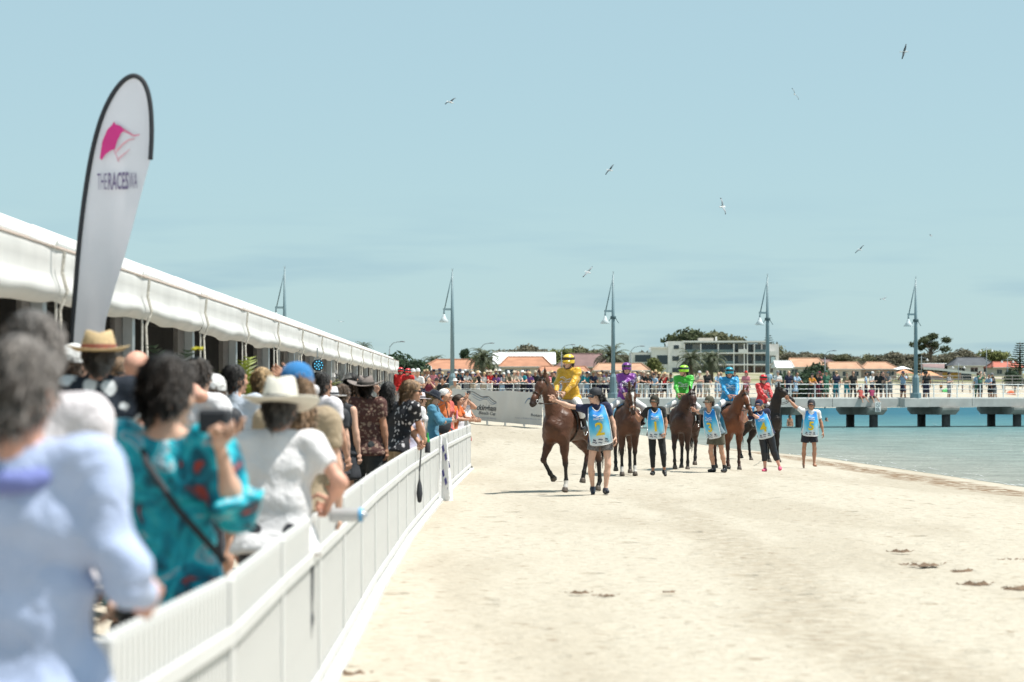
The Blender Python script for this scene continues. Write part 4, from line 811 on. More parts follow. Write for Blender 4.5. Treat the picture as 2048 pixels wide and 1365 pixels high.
def cap_mesh():
    m = MB(); m.lathe([(.093, .02), (.095, .05), (.088, .09), (.07, .122), (.04, .14), (.008, .147), (.001, .147)], 20, 1, 1.12, off=(0, .018, 0))
    m.sheet(lambda u, v: ((.092+.0*v)*math.sin((u-.5)*2.3)*(1-.1*v), .018-.1*math.cos((u-.5)*2.3)-.075*v*math.cos((u-.5)*1.9), .028-.02*v-.03*((u-.5)*2)**2*v+.006), 14, 4); m.sheet(lambda u, v: (.092*math.sin((u-.5)*2.3)*(1-.1*v), .018-.1*math.cos((u-.5)*2.3)-.075*v*math.cos((u-.5)*1.9), .022-.02*v-.03*((u-.5)*2)**2*v+.006), 14, 4); return m.mesh('cap', True)
def brim_hat(br, crown_h, curl, pinch=.02, taper=.8):
    m = MB(); fnb = lambda p, th, r_, z: (p[0], p[1], z+curl*max(0, (r_-.1)/(br-.1))**1.5*(math.cos(th)**2)-.012*max(0, (r_-.1)/(br-.1))*math.sin(th)**2*(1 if math.sin(th) < 0 else -.5))
    m.lathe([(.088, .03), (.1, .026), (br*.75, .022), (br, .026), (br, .032), (br*.75, .028), (.1, .034), (.094, .04)], 28, 1, 1.12, fnb, (0, .015, 0)); nb_ = len(m.f)
    def fc_(p, th, r_, z): k = max(0, (z-.06)/crown_h); return (p[0]*(1-.18*k*max(0, -math.sin(th))), p[1], z-pinch*1.4*k*(1-min(1, abs(p[0])/.07))*(r_ < .09))
    m.lathe([(.094, .03), (.094, .06), (.09*lerp(1, taper, .4), .03+crown_h*.6), (.09*taper, .03+crown_h*.93), (.078*taper, .03+crown_h), (.04*taper, .03+crown_h*.97), (.002, .03+crown_h*.93)], 28, 1, 1.15, fc_, (0, .015, 0)); me = m.mesh('hat', True)
    b = MB(); b.lathe([(.0975, .034), (.097, .062), (.094, .064)], 28, 1, 1.15, None, (0, .015, 0)); return me, b.mesh('band', True)
CAPM = cap_mesh(); HATM = {'fedora': brim_hat(.165, .115, .028), 'panama': brim_hat(.20, .145, .035), 'wide': brim_hat(.205, .105, .05, .03), 'straw': brim_hat(.185, .10, .0, .0, .9)}
def helmet_mesh():
    m = MB(); m.lathe([(.108, -.02), (.112, .02), (.11, .07), (.095, .115), (.06, .145), (.02, .155), (.001, .156)], 22, 1, 1.16, None, (0, .015, 0)); m.sheet(lambda u, v: (.106*math.sin((u-.5)*2.4), .015-.122*math.cos((u-.5)*2.4)-.055*v*math.cos((u-.5)*2.2), .045-.02*v), 14, 3); m.sheet(lambda u, v: (.106*math.sin((u-.5)*2.4), .015-.122*math.cos((u-.5)*2.4)-.055*v*math.cos((u-.5)*2.2), .038-.02*v), 14, 3)
    g = MB(); g.lathe([(.1155, .05), (.118, .06), (.1165, .085), (.112, .095)], 22, 1, 1.16, None, (0, .015, 0)); g.sheet(lambda u, v: (.11*math.sin((u-.5)*1.7), -.012-.122*math.cos((u-.5)*1.7), .052+.05*v), 10, 3)
    s = MB(); s.tube([(-.095, .0, .0), (-.088, -.02, -.06), (-.05, -.045, -.118), (0, -.055, -.13), (.05, -.045, -.118), (.088, -.02, -.06), (.095, 0, 0)], .008, 6); return m.mesh('helmet', True), g.mesh('goggles', True), s.mesh('chin_strap', True)
HELM = helmet_mesh()
def sung_mesh():
    m = MB()
    for s in (-1, 1): m.lathe([(0, -.105), (.024, -.108), (.026, -.102), (0, -.1)], 10, 1, .8, lambda p, th, r_, z: (p[0], z, p[1]), (s*.034, 0, .014)); m.box(s*.077-.003, s*.077+.003, -.09, .01, .014, .024)
    m.box(-.012, .012, -.112, -.106, .016, .024); return m.mesh('sunglasses', True)
SUNG = sung_mesh()

# ------------------------------------------------------------ people: body builder
def ik(s, t, l1, l2, pole):
    v = t-s; L = min(np.linalg.norm(v), l1+l2-.005); u = nrm(v); a = (l1*l1-l2*l2+L*L)/(2*L); h = math.sqrt(max(l1*l1-a*a, 0)); p = np.array(pole, float); p = nrm(p-(p@u)*u); return s+u*a+p*h, s+u*L
def person(label, x, y, yaw=0, H=1.72, z=None, arms=(None, None), legs=(None, None), lean=(0, 0), head=(0, 0), fem=False, skin=0, hair=('short', 'brown'), hat=None, top=('tee', M_BLACK), bottom=('shorts', M_BLACK), shoes=(.02, .02, .02), bib=None, glasses=False, group=None, v=.021, silk=None, build=1., extra=None, cat='person', hands=('relax', 'relax'), socks=None):
    S = H/1.75; z = gz(x, y) if z is None else z
    root = empty('person', (x, y, z), R(yaw)); tag(root, label, cat, group); Mi = rot3(R(yaw)).T
    toL = lambda wp: Mi@(np.array(wp, float)-np.array((x, y, z)))
    sh = .165 if fem else .185; hp = .095; TL = rot3(0, R(lean[0]), R(lean[1]))
    # legs
    J = {}; L1, L2 = .43*S, .40*S; low = []
    for i, sx in enumerate((-1, 1)):
        lg = legs[i] or ((sx*.04, -.02, -1), (0, .03, -1)); hpj = np.array((sx*hp*S, 0, 0)); kn = hpj+L1*nrm(lg[0]); an = kn+L2*nrm(lg[1]); td = np.array(lg[2] if len(lg) > 2 else (sx*.18, -1, -.28)); td = nrm(td)
        J['h%d' % i], J['k%d' % i], J['a%d' % i], J['t%d' % i] = hpj, kn, an, an+td*.155*S; low.append(min(an[2]-.075*S, (an+td*.155*S)[2]-.03*S))
    pz = -min(low) if not extra or 'seat' not in extra else extra['seat']
    for k in J: J[k] = J[k]+np.array((0, 0, pz))
    pel = np.array((0, 0, pz+.03*S)); TT = lambda p: pel+TL@(np.array(p, float)*S)
    ny = TL@np.array((0, 1., 0)); fl = (ny, .70); bw = build
    # arms
    sd = []
    for i, sx in enumerate((-1, 1)):
        s0_ = TT((sx*sh, 0, .50)); a = arms[i]; l1, l2 = .285*S, .255*S; thumb = np.array((0, -1., 0))
        if a is None: a = ((sx*.16, .03, -1), (sx*.06, -.16, -1))
        if isinstance(a[0], str):
            tg = toL(a[1]) if a[0] == 'w' else np.array(a[1], float); tg = tg-nrm(tg-s0_)*.09*S; el, wr = ik(s0_, tg, l1, l2, a[2] if len(a) > 2 else (sx*.5, .3, -1)); thumb = np.array(a[3] if len(a) > 3 else (0, -.3, 1.))
        else: el = s0_+l1*nrm(a[0]); wr = el+l2*nrm(a[1]); thumb = np.array(a[2] if len(a) > 2 else (0, -1., 0), float)
        J['s%d' % i], J['e%d' % i], J['w%d' % i] = s0_, el, wr; sd.append(thumb)
    nb_ = TT((0, .01, .55)); hc = TT((0, -.02, .685)); HR = rot3(R(head[0]), R(head[1])); hs = S*(.98 if fem else 1.0)
    # skin body
    def limb(lab_=0, g=0., arm=(0, 1, 1), leg=(0, 1, 1)): pass
    tr = [cap_(TT((-.07*bw, 0, 0)), TT((.07*bw, 0, 0)), .112*S, None, fl), cap_(TT((-.045*bw, -.005, .17)), TT((.045*bw, -.005, .17)), .10*S*bw, None, fl), cap_(TT((-.075*bw, 0, .36)), TT((.075*bw, 0, .36)), .108*S, None, fl), cap_(TT((-sh+.05, 0, .485)), TT((sh-.05, 0, .485)), .065*S, None, fl), cap_(TT((0, 0, .05)), TT((0, 0, .40)), .09*S, None, fl)]
    if fem: tr += [ell(TT((sx*.06, -.085, .36)), (.055*S,)*3) for sx in (-1, 1)]
    bodyp = list(tr)+[cap_(nb_, hc+HR@np.array((0, .025, -.07))*hs, .058*S, .05*S)]
    th_r = .078*S*bw
    for i in range(2):
        bodyp += [cap_(J['s%d' % i], J['e%d' % i], .048*S, .038*S), cap_(J['e%d' % i], lerp(J['e%d' % i], J['w%d' % i], .35), .038*S, .039*S), cap_(lerp(J['e%d' % i], J['w%d' % i], .35), J['w%d' % i], .039*S, .025*S)]
        bodyp += [cap_(J['h%d' % i], J['k%d' % i], th_r, .05*S), cap_(J['k%d' % i], lerp(J['k%d' % i], J['a%d' % i], .35)+np.array((0, .012, 0)), .048*S, .053*S), cap_(lerp(J['k%d' % i], J['a%d' % i], .35)+np.array((0, .012, 0)), J['a%d' % i], .053*S, .032*S), cap_(J['a%d' % i]-np.array((0, -.02, .03))*S, J['t%d' % i], .036*S, .026*S)]
    bv, bf = sdf_mesh(bodyp, v, .035); parts = [(bv, bf, 0), ((HV*hs)@HR.T+hc, HF, HM)]
    for i in range(2):
        hd = nrm(J['w%d' % i]-J['e%d' % i]); t_ = sd[i]; yv = -nrm(t_-(t_@hd)*hd); zv = -hd; xv = np.cross(yv, zv); Rm = np.stack([xv, yv, zv], 1); hv, hf = HANDS[hands[i]]; hv = hv*S*1.05; hf_ = hf
        if i == 1: hv = hv*np.array((-1, 1, 1)); hf_ = hf[:, ::-1]
        parts.append(((hv@Rm.T+J['w%d' % i]).astype(np.float32), hf_, 0)); J['hand%d' % i] = J['w%d' % i]+hd*.085*S
    V, Q, Mx = joinv(parts); newobj('body', mesh('body', V, Q, True, Mx), root, [SKIN[skin], M_EYE, M_LIP])
    # shirt
    kind, tm = top[0], top[1]; hem = top[2] if len(top) > 2 else -.06; clips = [(-(TL@np.array((0, 0, 1.))), -(pel+TL@np.array((0, 0, hem*S)))@(TL@np.array((0, 0, 1.))))]
    g = .022 if kind not in ('silk', 'jacket', 'kimono') else .034
    sp = [dict(q, ra=q['ra']+g, rb=q['rb']+g) if q['t'] == 'c' else dict(q, r=q['r']+g*.7) for q in tr]+[*[cap_(TT((-.085*bw, 0, zz)), TT((.085*bw, 0, zz)), .122*S+g+.012*(zz < -.1)+.02*(zz < -.2), None, (ny, .95)) for zz in ((-.12, -.26, -.38) if hem < -.2 else (-.10, -.16) if hem < -.07 else (-.12,))], cap_(TT((0, .0, .52)), TT((0, -.005, .575)), .075*S, .062*S)]
    fr = {'tee': .62, 'singlet': .0, 'long': 2, 'silk': 2, 'jacket': 2, 'kimono': 1.3}[kind]
    for i in range(2):
        s_, e_, w_ = J['s%d' % i], J['e%d' % i], J['w%d' % i]; rs = .066*S if kind != 'kimono' else .085*S
        if fr == 0: continue
        if fr <= 1: sp.append(cap_(s_, lerp(s_, e_, fr), rs, rs*.98, cut=True))
        else:
            sp.append(cap_(s_, e_, rs, rs*.88)); q = min(fr-1, .96); sp.append(cap_(e_, lerp(e_, w_, q), rs*.86, (.04 if kind != 'kimono' else .12)*S, cut=True))
    if fr > 0:
        for i in range(2): sp.append(cap_(J['s%d' % i], lerp(J['s%d' % i], J['e%d' % i], .12), (.071 if kind != 'kimono' else .088)*S))
    sp.append(dict(ell(nb_+(TL@np.array((0, -.015, .045)))*S, (.058*S, .062*S, .05*S) if kind != 'kimono' else (.135*S, .12*S, .085*S)), sub=True))
    sv, sf = sdf_mesh(sp, v, .04, clips, wob=.004 if kind in ('tee', 'singlet') else .013 if v > .023 else .009, wf=24. if v < .023 else 17.); nm = {'tee': 'shirt', 'singlet': 'singlet', 'long': 'shirt', 'silk': 'racing_silk', 'jacket': 'jacket', 'kimono': 'kimono'}[kind]
    so = newobj(nm, mesh(nm, sv, sf), root, [tm])
    # bottoms
    bk, bm_ = bottom[0], bottom[1]; gp = .016 if bk in ('leggings', 'breeches') else .026; fr = {'shorts': .62, 'short_shorts': .46, 'trousers': 2, 'leggings': 1.8, 'capri': 1.55, 'breeches': 1.5, 'skirt': .5, 'dress': .75}[bk]
    bp_ = [cap_(TT((-.07*bw, 0, .0)), TT((.07*bw, 0, .0)), .112*S+.004, None, fl), cap_(TT((-.045*bw, 0, .08)), TT((.045*bw, 0, .08)), .098*S, None, fl)]
    for i in range(2):
        h_, k_, a_ = J['h%d' % i], J['k%d' % i], J['a%d' % i]; lo_ = gp if bk not in ('shorts', 'trousers', 'skirt', 'dress') else gp+.012
        if fr <= 1: bp_.append(cap_(h_, lerp(h_, k_, fr), th_r+gp, lerp(th_r, .055*S, fr)+lo_+(.05 if bk in ('skirt', 'dress') else .008), cut=True))
        else: bp_ += [cap_(h_, k_, th_r+gp, .052*S+lo_), cap_(k_, lerp(k_, a_, fr-1 if fr < 2 else .95), .052*S+lo_, (.034*S if fr >= 1.8 else .048*S)+lo_*.8, cut=True)]
    if bk in ('skirt', 'dress'): bp_.append(cap_(TT((0, 0, 0)), (J['k0']+J['k1'])/2+np.array((0, 0, .43*(1-fr)*S)), .12*S, .19*S, cut=True))
    pv, pf = sdf_mesh(bp_, v, .03, wob=.003, wf=30.); nm = {'leggings': 'leggings', 'capri': 'leggings', 'breeches': 'breeches', 'trousers': 'trousers', 'skirt': 'skirt', 'dress': 'skirt'}.get(bk, 'shorts'); newobj(nm, mesh(nm, pv, pf), root, [bm_])
    # shoes
    if shoes:
        for i in range(2):
            a_, t_ = J['a%d' % i], J['t%d' % i]; fd = nrm(t_-a_); pr = [cap_(a_-np.array((0, -.025, .035))*S, t_, .044*S, .036*S), cap_(a_+np.array((0, 0, -.01)), a_-np.array((0, 0, .04))*S, .043*S, .044*S)]
            if bk == 'breeches': pr += [cap_(lerp(J['k%d' % i], a_, .18), a_, .062*S, .046*S, cut=True)]
            elif socks: pr += [cap_(lerp(J['k%d' % i], a_, socks), a_, .045*S, .04*S, cut=True)]
            qv, qf = sdf_mesh(pr, .014, .03); newobj('boot' if bk == 'breeches' else 'shoe', mesh('shoe', qv, qf), root, [mat('shoe_'+ckey(shoes), shoes, .4, .1, 20.)])
    HMx = Matrix.Translation(hc) @ Matrix([list(r_) for r_ in HR]).to_4x4() @ Matrix.Scale(hs, 4)
    def onhead(name, me, m, sc=1.): o = newobj(name, me if not me.materials else me.copy(), root); o.data.materials.clear(); o.data.materials.append(m); o.matrix_local = HMx @ Matrix.Scale(sc, 4); return o
    if hair: hv, hf = HAIR[hair[0]]; o = newobj('hair', mesh('hair', hv, hf), root, [hairmat(hair[1])]); o.matrix_local = HMx
    if hat:
        hk, hm_ = hat[0], hat[1]
        if hk == 'cap': o = onhead('cap', CAPM, hm_, 1.06)
        elif hk == 'helmet': onhead('helmet', HELM[0], hm_); onhead('goggles', HELM[1], hat[2] if len(hat) > 2 else M_GLASS); onhead('chin_strap', HELM[2], M_BLACK)
        else: onhead('hat', HATM[hk][0], hm_, 1.07); onhead('hat_band', HATM[hk][1], hat[2] if len(hat) > 2 else M_BLACK, 1.07)
    if glasses: onhead('sunglasses', SUNG, M_GLASS)
    # chest lettering and bib
    TM = Matrix.Translation(pel) @ Matrix([list(r_) for r_ in TL]).to_4x4() @ Matrix.Scale(S, 4)
    if silk:
        bvh = BVHTree.FromPolygons([tuple(map(float, q)) for q in sv], [tuple(map(int, q)) for q in sf])
        def proj(a, zz):
            o_ = TM @ Vector((a, -.6, zz)); dr = (TM.to_3x3() @ Vector((0, 1, 0))).normalized(); hit = bvh.ray_cast(o_, dr); return tuple((hit[0]-dr*.006) if hit[0] else (o_+dr*.45))
        wm_ = cloth((.75, .75, .72)); rows_text('rock', .25, 0, .32, .07, proj, wm_, root); rows_text('beach', .12, .05, .265, .04, proj, wm_, root)
        for k in range(2): MB().sheet(lambda u, v, k=k: proj(lerp(-.12, .12, u), .40-.02*k-.045*u+.016*math.sin(u*9+k)+v*.009), 18, 1).build('wave_print', wm_, root)
    if bib:
        Wb, zt_, zb_ = .168 if fem else .185, .515, -.12
        def bf_(u, vv, side=-1, off=0.):
            xx = (u-.5)*2; zz = lerp(zt_, zb_, vv); ww = Wb*(.80+.2*min(1, vv*2.4))*(1+.10*vv); yy = (.105+.05*min(1, vv*4)+.035*math.sin(vv*3)+(.03 if fem else 0)*math.exp(-((vv-.25)/.14)**2)+.012*math.sin(xx*5+vv*9)*vv)*(1-.45*xx*xx*(1-.55*vv))+off
            if vv < .22 and abs(xx) < .52: zz -= .07*(1-vv/.22)*(1-(xx/.52)**2)
            zz -= .03*(abs(xx)**4)*-vv*1.0
            return tuple(TM @ Vector((xx*ww, side*yy-.005, zz)))
        me = MB(); me.sheet(lambda u, vv: bf_(u, vv), 16, 26); me.sheet(lambda u, vv: bf_(1-u, vv, 1), 16, 26)
        me.sheet(lambda u, vv: tuple(lerp(np.array(bf_(u*.24, 0)), np.array(bf_(u*.24, 0, 1)), vv)+np.array((0, 0, .035*math.sin(vv*3.14)))), 4, 6); me.sheet(lambda u, vv: tuple(lerp(np.array(bf_(1-u*.24, 0)), np.array(bf_(1-u*.24, 0, 1)), vv)+np.array((0, 0, .035*math.sin(vv*3.14)))), 4, 6)
        bo = me.build('bib', mat('bib_print', (1, 1, 1), .6, .06, 8., .1, 60., attr='Col'), root, True)
        co = np.zeros((len(bo.data.vertices), 3)); n1 = 17*27; vv = np.tile(np.repeat(np.arange(27)/26, 17), 2); uu = np.tile(np.tile(np.arange(17)/16, 27), 2); rs_ = np.random.default_rng(5+len(label)); tt = vv+.10*np.sin(uu*7+vv*5+len(label))+.05*np.sin(uu*15-vv*9)
        for c in range(3): co[:2*n1, c] = np.interp(tt, [0, .22, .42, .6, .8, .9], [[.01, .015, .05, .16, .45, .66][i] if c == 0 else [.16, .25, .40, .52, .64, .68][i] if c == 1 else [.50, .62, .70, .72, .72, .7][i] for i in range(6)])
        co[2*n1:] = (.02, .22, .5); vcol(bo.data, co)
        tr_ = MB(); L_ = [bf_(0, k/20) for k in range(21)]+[bf_(k/10, 1) for k in range(11)]+[bf_(1, 1-k/20) for k in range(21)]; tr_.tube(L_, .0085, 5); tr_.tube([bf_(.24+.52*k/12, 0, -1, .004) for k in range(13)], .008, 5); tr_.build('bib_trim', cloth((.72, .72, .72)), bo)
        fnb = lambda a, zz, off=.016: bf_(.5+a/(2*Wb*1.08), (zt_-zz)/(zt_-zb_), -1, off)
        rows_text('n%s' % bib, None, 0, .14, .30, lambda a, zz: fnb(a*1.05, zz), mat('bib_yellow', (.72, .52, .02), .6, .08), bo, 'number'); wm_ = cloth((.75, .75, .75))
        rows_text('rock', .19, 0, .325, .055, fnb, wm_, bo); rows_text('beach', .09, .04, .285, .03, fnb, wm_, bo)
        for k in range(2): MB().sheet(lambda u, vv, k=k: fnb(lerp(-.095, .095, u), .385-.018*k-.03*u+.013*math.sin(u*9+k)+vv*.008), 14, 1).build('wave_print', wm_, bo)
        for k, (a, zz, ww, hh) in enumerate([(-.11, -.03, .03, .025), (-.01, -.025, .05, .018), (.09, -.03, .03, .025), (-.11, -.07, .05, .016), (-.02, -.075, .045, .014), (.09, -.07, .05, .014)]): MB().sheet(lambda u, v2: fnb(a+(u-.5)*ww*1.4, zz+(v2-.5)*hh+.008*math.sin(u*6)), 4, 1).build('sponsor_mark', paint((.04, .05, .10)), bo)
    J['root'] = root; J['toW'] = lambda p: tuple(np.array((x, y, z))+rot3(R(yaw))@np.array(p, float)); J['hc'] = hc
    return J

# ------------------------------------------------------------ horses
M_COAT = mat('horse_coat', (1, 1, 1), .46, .16, 4., .06, 60., attr='Col', spec=.32, fold=.35)
M_TACK = mat('tack_leather', (.03, .018, .012), .45, .2, 20.); M_MANE = mat('horse_mane', (.012, .010, .009), .5, .3, 20.)
SILVER = mat('bit_steel', (.6, .6, .6), .3, 0, metal=1.)
def ring(c, a, b, ra, rb, n=18): return [c+a*ra*math.cos(2*math.pi*k/n)+b*rb*math.sin(2*math.pi*k/n) for k in range(n+1)]
def horse(label, fx, fy, yaw, poll, hdir, coat, dark=(.010, .008, .007), legs=None, blaze=.0, socks=(), reins=True, pads=None, cloth_no=None, ears=0.):
    ox = rot3(R(yaw))@np.array((0, -.50, 0)); X, d = at_feet(fx, fy); x, y = X-ox[0], d-ox[1]; z = gz(X, d); root = empty('horse', (x, y, z), R(yaw)); tag(root, label, 'horse', 'race horses parading on the beach')
    poll = np.array(poll, float); f = nrm(hdir); side = nrm(np.cross(f, (0, 0, 1.))); up = np.cross(side, f); X_ = np.array((1., 0, 0)); base = np.array((0, -.52, 1.27))
    if up[2] < 0: up = -up
    H_ = lambda a, s=0., u=0.: poll+f*a+side*s+up*u
    nv = nrm(np.cross(poll-base, (0, 0, 1.))) if abs(np.cross(poll-base, (0, 0, 1.))).sum() > .05 else X_
    mid = lerp(base, poll, .5)+np.array((0, .0, .07))+np.array((0, -.02, 0))
    pr = [cap_((0, -.38, 1.17), (0, .32, 1.20), .30, .285, (X_, .93)), cap_((0, -.50, 1.10), (0, -.40, 1.30), .235, .21), cap_((0, -.34, 1.40), (0, -.1, 1.38), .13, .12), cap_((0, .45, 1.27), (0, .66, 1.22), .255, .21), ell((0, .1, 1.22), (.27, .5, .29)),
          cap_(base, mid, .215, .145, (nv, .66)), cap_(mid, H_(.02, 0, -.05), .145, .088, (nv, .68)), cap_((0, -.5, 1.12), (0, -.66, 1.18), .18, .14)]
    for s in (-1, 1): pr += [cap_((s*.15, -.40, 1.28), (s*.155, -.52, 1.0), .15, .12), cap_((s*.15, .58, 1.22), (s*.16, .60, .98), .20, .16), cap_((s*.10, -.60, 1.12), (s*.10, -.56, .98), .10, .09)]
    hp_ = [cap_(H_(0), H_(.18), .092, .098, (side, .78), 1), cap_(H_(.16), H_(.44, 0, -.005), .088, .060, (side, .76), 1), cap_(H_(.43, 0, -.005), H_(.54, 0, -.015), .060, .054, (side, .95), 1), ell(H_(.13, 0, -.075), (.062, .105, .095), np.stack([side, f, up], 1), 1), cap_(H_(.44, 0, -.055), H_(.51, 0, -.062), .034, .03, None, 1), cap_(H_(.14, .062, .035), H_(.2, .066, .03), .03, .024, None, 1), cap_(H_(.14, -.062, .035), H_(.2, -.066, .03), .03, .024, None, 1)]
    eu = nrm(up*.75-f*.65)
    for s in (-1, 1): hp_ += [dict(cap_(H_(-.01, s*.05, .06), H_(-.01, s*.05, .06)+eu*.10+side*s*.02, .030, .028, (f, .7), 1), k=.02), dict(cap_(H_(-.01, s*.05, .06)+eu*.10+side*s*.02, H_(-.01, s*.05, .06)+eu*.185+side*s*.025, .028, .006, (f, .7), 1), k=.012)]
    for q in hp_[:5]: q['k'] = .05
    pr += hp_; legs = legs or {}; hoof = []; LG = []
    for i, s in enumerate((-1, 1)):
        a1, a2, a3 = legs.get('f%d' % i, (0., 0., .42)); E = np.array((s*.155, -.47, .93)); dv = lambda a, l: l*np.array((0, -math.sin(a), -math.cos(a)))
        K = E+dv(a1, .42); Ft = K+dv(a2, .31); Hf = Ft+dv(a3, .12); LG.append((E, K, Ft, Hf, a3)); mm = lerp(E, K, .45)
        pr += [cap_(E, mm, .115, .072), cap_(mm, K, .072, .05), dict(ell(K, (.05, .052, .06)), k=.03), dict(cap_(K, Ft, .040, .034), k=.02), dict(ell(Ft, (.044, .048, .05)), k=.02), dict(cap_(Ft, Hf, .036, .043), k=.02)]
    for i, s in enumerate((-1, 1)):
        b1, b2, b3 = legs.get('h%d' % i, (.0, -.10, .42)); S_ = np.array((s*.17, .46, .98)); hd = lambda a, l: l*np.array((0, math.sin(a), -math.cos(a))); Hk = S_+hd(.66+b1, .50); Ft = Hk+hd(b2, .37); Hf = Ft+np.array((0, -math.sin(b3), -math.cos(b3)))*.12; LG.append((S_, Hk, Ft, Hf, b3)); mm = lerp(S_, Hk, .5)
        pr += [cap_(S_, mm, .155, .09), cap_(mm, Hk, .09, .055), dict(ell(Hk+np.array((0, .02, 0)), (.05, .06, .065)), k=.03), dict(cap_(Hk, Ft, .046, .037), k=.02), dict(ell(Ft, (.046, .05, .05)), k=.02), dict(cap_(Ft, Hf, .037, .044), k=.02)]
    lowest = min(L[3][2] for L in LG)-.075; vv, ff_ = sdf_mesh(pr, .0185, .06, wob=.0035, wf=17.); lab = labels(pr, vv)
    c = np.tile(np.array(coat), (len(vv), 1)); zz = vv[:, 2]-lowest; cheek = vnoise(vv[:, 1:]*7, 1., 4)[:, None]; c *= .85+.3*cheek
    leg = sstep(.66, .44, zz)*1.; c = c*(1-leg[:, None])+np.array(dark)*leg[:, None]; ms = sstep(.13, .03, np.linalg.norm(vv-H_(.53, 0, -.02), axis=1)); c = c*(1-ms[:, None]*.9)+np.array((.018, .014, .013))*ms[:, None]*.9
    rel = vv-poll; a_, s_, u_ = rel@f, rel@side, rel@up; topd = sstep(.1, -.05, (zz-1.42-0*a_)*-1)*(lab == 0); crest = sstep(.0, .12, (rel@np.array((0, 1., 0))))*0
    if blaze: bl = (np.abs(s_) < blaze*(.6+.4*np.sin(a_*9+1))) & (u_ > .02) & (a_ > .05) & (a_ < .5) & (lab == 1); c[bl] = (.62, .58, .54)
    for li in socks: L = LG[li]; q = (np.linalg.norm((vv-L[2])[:, :2], axis=1) < .17) & (zz < .19+.02*li) & (np.abs(vv[:, 0]-L[2][0]) < .11); c[q] = (.55, .52, .48)
    me = mesh('body', vv, ff_); vcol(me, c); newobj('body', me, root, [M_COAT])
    for L in LG:
        n_ = np.array((0, -math.sin(L[4]), -math.cos(L[4]))) if abs(L[4]) > .6 else np.array((0, -.25, -1.)); hv, hf = sdf_mesh([cap_(L[3]-nrm(n_)*.01, L[3]+nrm(n_)*.075, .05, .066, cut=True)], .016, .01); newobj('hoof', mesh('hoof', hv, hf), root, [mat('hoof_horn', (.09, .07, .055), .5, .2, 12.)])
    for ob in root.children: ob.location.z = 0
    root.location.z = z-lowest-.008; root.scale = (.91, 1, 1)
    # eyes, nostrils
    for s in (-1, 1):
        m = MB(); m.lathe([(.001, -.02), (.014, -.014), (.02, 0), (.014, .014), (.001, .02)], 10, off=tuple(H_(.17, s*.078, .035))); m.build('eye', M_EYE, root, True)
        m = MB(); m.lathe([(.001, -.016), (.012, -.01), (.015, 0), (.012, .01), (.001, .016)], 8, off=tuple(H_(.55, s*.034, .012))); m.build('nostril', M_EYE, root, True)
    # mane and forelock, tail
    r = random.Random(len(label)); m = MB(); sg = 1 if r.random() < .5 else -1
    for k in range(60):
        t = k/59; p = lerp(lerp(np.array((0, -.36, 1.52)), mid+np.array((0, .12, .10)), min(1, t*2)), H_(-.03, 0, .085), max(0, t*2-1)); w_ = nv*sg*(.05+.03*r.random()); dz = np.array((0, 0, -.13-.08*r.random())); yv = np.array((0, .018, 0))
        m.add([p-yv, p+yv, p+w_+dz*.5+yv, p+w_*1.25+dz], [(0, 1, 2), (0, 2, 3)])
    for k in range(9): s = (k-4)*.009; p = H_(.0, s, .09); m.add([p-side*.008, p+side*.008, H_(.13+.04*r.random(), s*1.4, .105)], [(0, 1, 2)])
    m.build('mane', M_MANE, root); m = MB(); tl = np.array((0, .86, 1.33))
    for k in range(34):
        a = r.uniform(0, 6.28); q = r.uniform(0, .055); sw = r.uniform(-.05, .05); ln = r.uniform(.7, 1.0); m.tube([tl+np.array((q*.4*math.cos(a), -.04, q*.3)), tl+np.array((q*math.cos(a), .09+q*math.sin(a), -.12)), tl+np.array((q*1.5*math.cos(a)+sw*.5, .12+q*math.sin(a), -.45*ln)), tl+np.array((q*1.3*math.cos(a)+sw*1.6, .10+q*1.6*math.sin(a), -.95*ln))], [.016, .019, .015, .003], 4, False)
    m.build('tail', M_MANE, root, True)
    # bridle
    m = MB(); m.tube(ring(H_(.34, 0, -.01), side, up, .072, .09), .009, 5); m.tube(ring(H_(.06, 0, .0), side, up*.9-f*.2, .083, .108), .009, 5); m.tube([H_(.05, -.085, .05), H_(.075, -.05, .105), H_(.08, 0, .115), H_(.075, .05, .105), H_(.05, .085, .05)], .009, 5)
    for s in (-1, 1): m.tube([H_(.02, s*.075, .06), H_(.16, s*.085, .0), H_(.34, s*.075, -.02), H_(.45, s*.06, -.035)], .008, 5)
    m.build('bridle', M_TACK, root, True)
    for s in (-1, 1): MB().tube(ring(H_(.46, s*.066, -.035), f, up, .03, .03, 12), .005, 5).build('bit_ring', SILVER, root, True)
    m = MB()
    for s in (-1, 1): a0 = H_(.46, s*.066, -.04); b0 = np.array((s*.07, -.42, 1.64)); m.tube([a0, lerp(a0, b0, .35)+np.array((s*.10, 0, -.06)), lerp(a0, b0, .7)+np.array((s*.10, 0, -.07)), b0], .008, 5)
    m.build('reins', M_TACK, root, True)
    # saddle cloth, saddle, girth
    def sc(u, v2, off=0.):
        th = lerp(-1.75, 1.75, u); yy = lerp(-.12, .42, v2); rr_ = .325+off+.008*math.sin(v2*9+u*7); return (rr_*math.sin(th)*.93, yy, 1.215+rr_*.98*math.cos(th)*(1 if abs(th) < 1.5 else 1.3))
    so_ = MB(); so_.sheet(sc, 30, 12); so = so_.build('saddle_cloth', mat('saddle_print', (1, 1, 1), .6, .06, 8., attr='Col'), root, True)
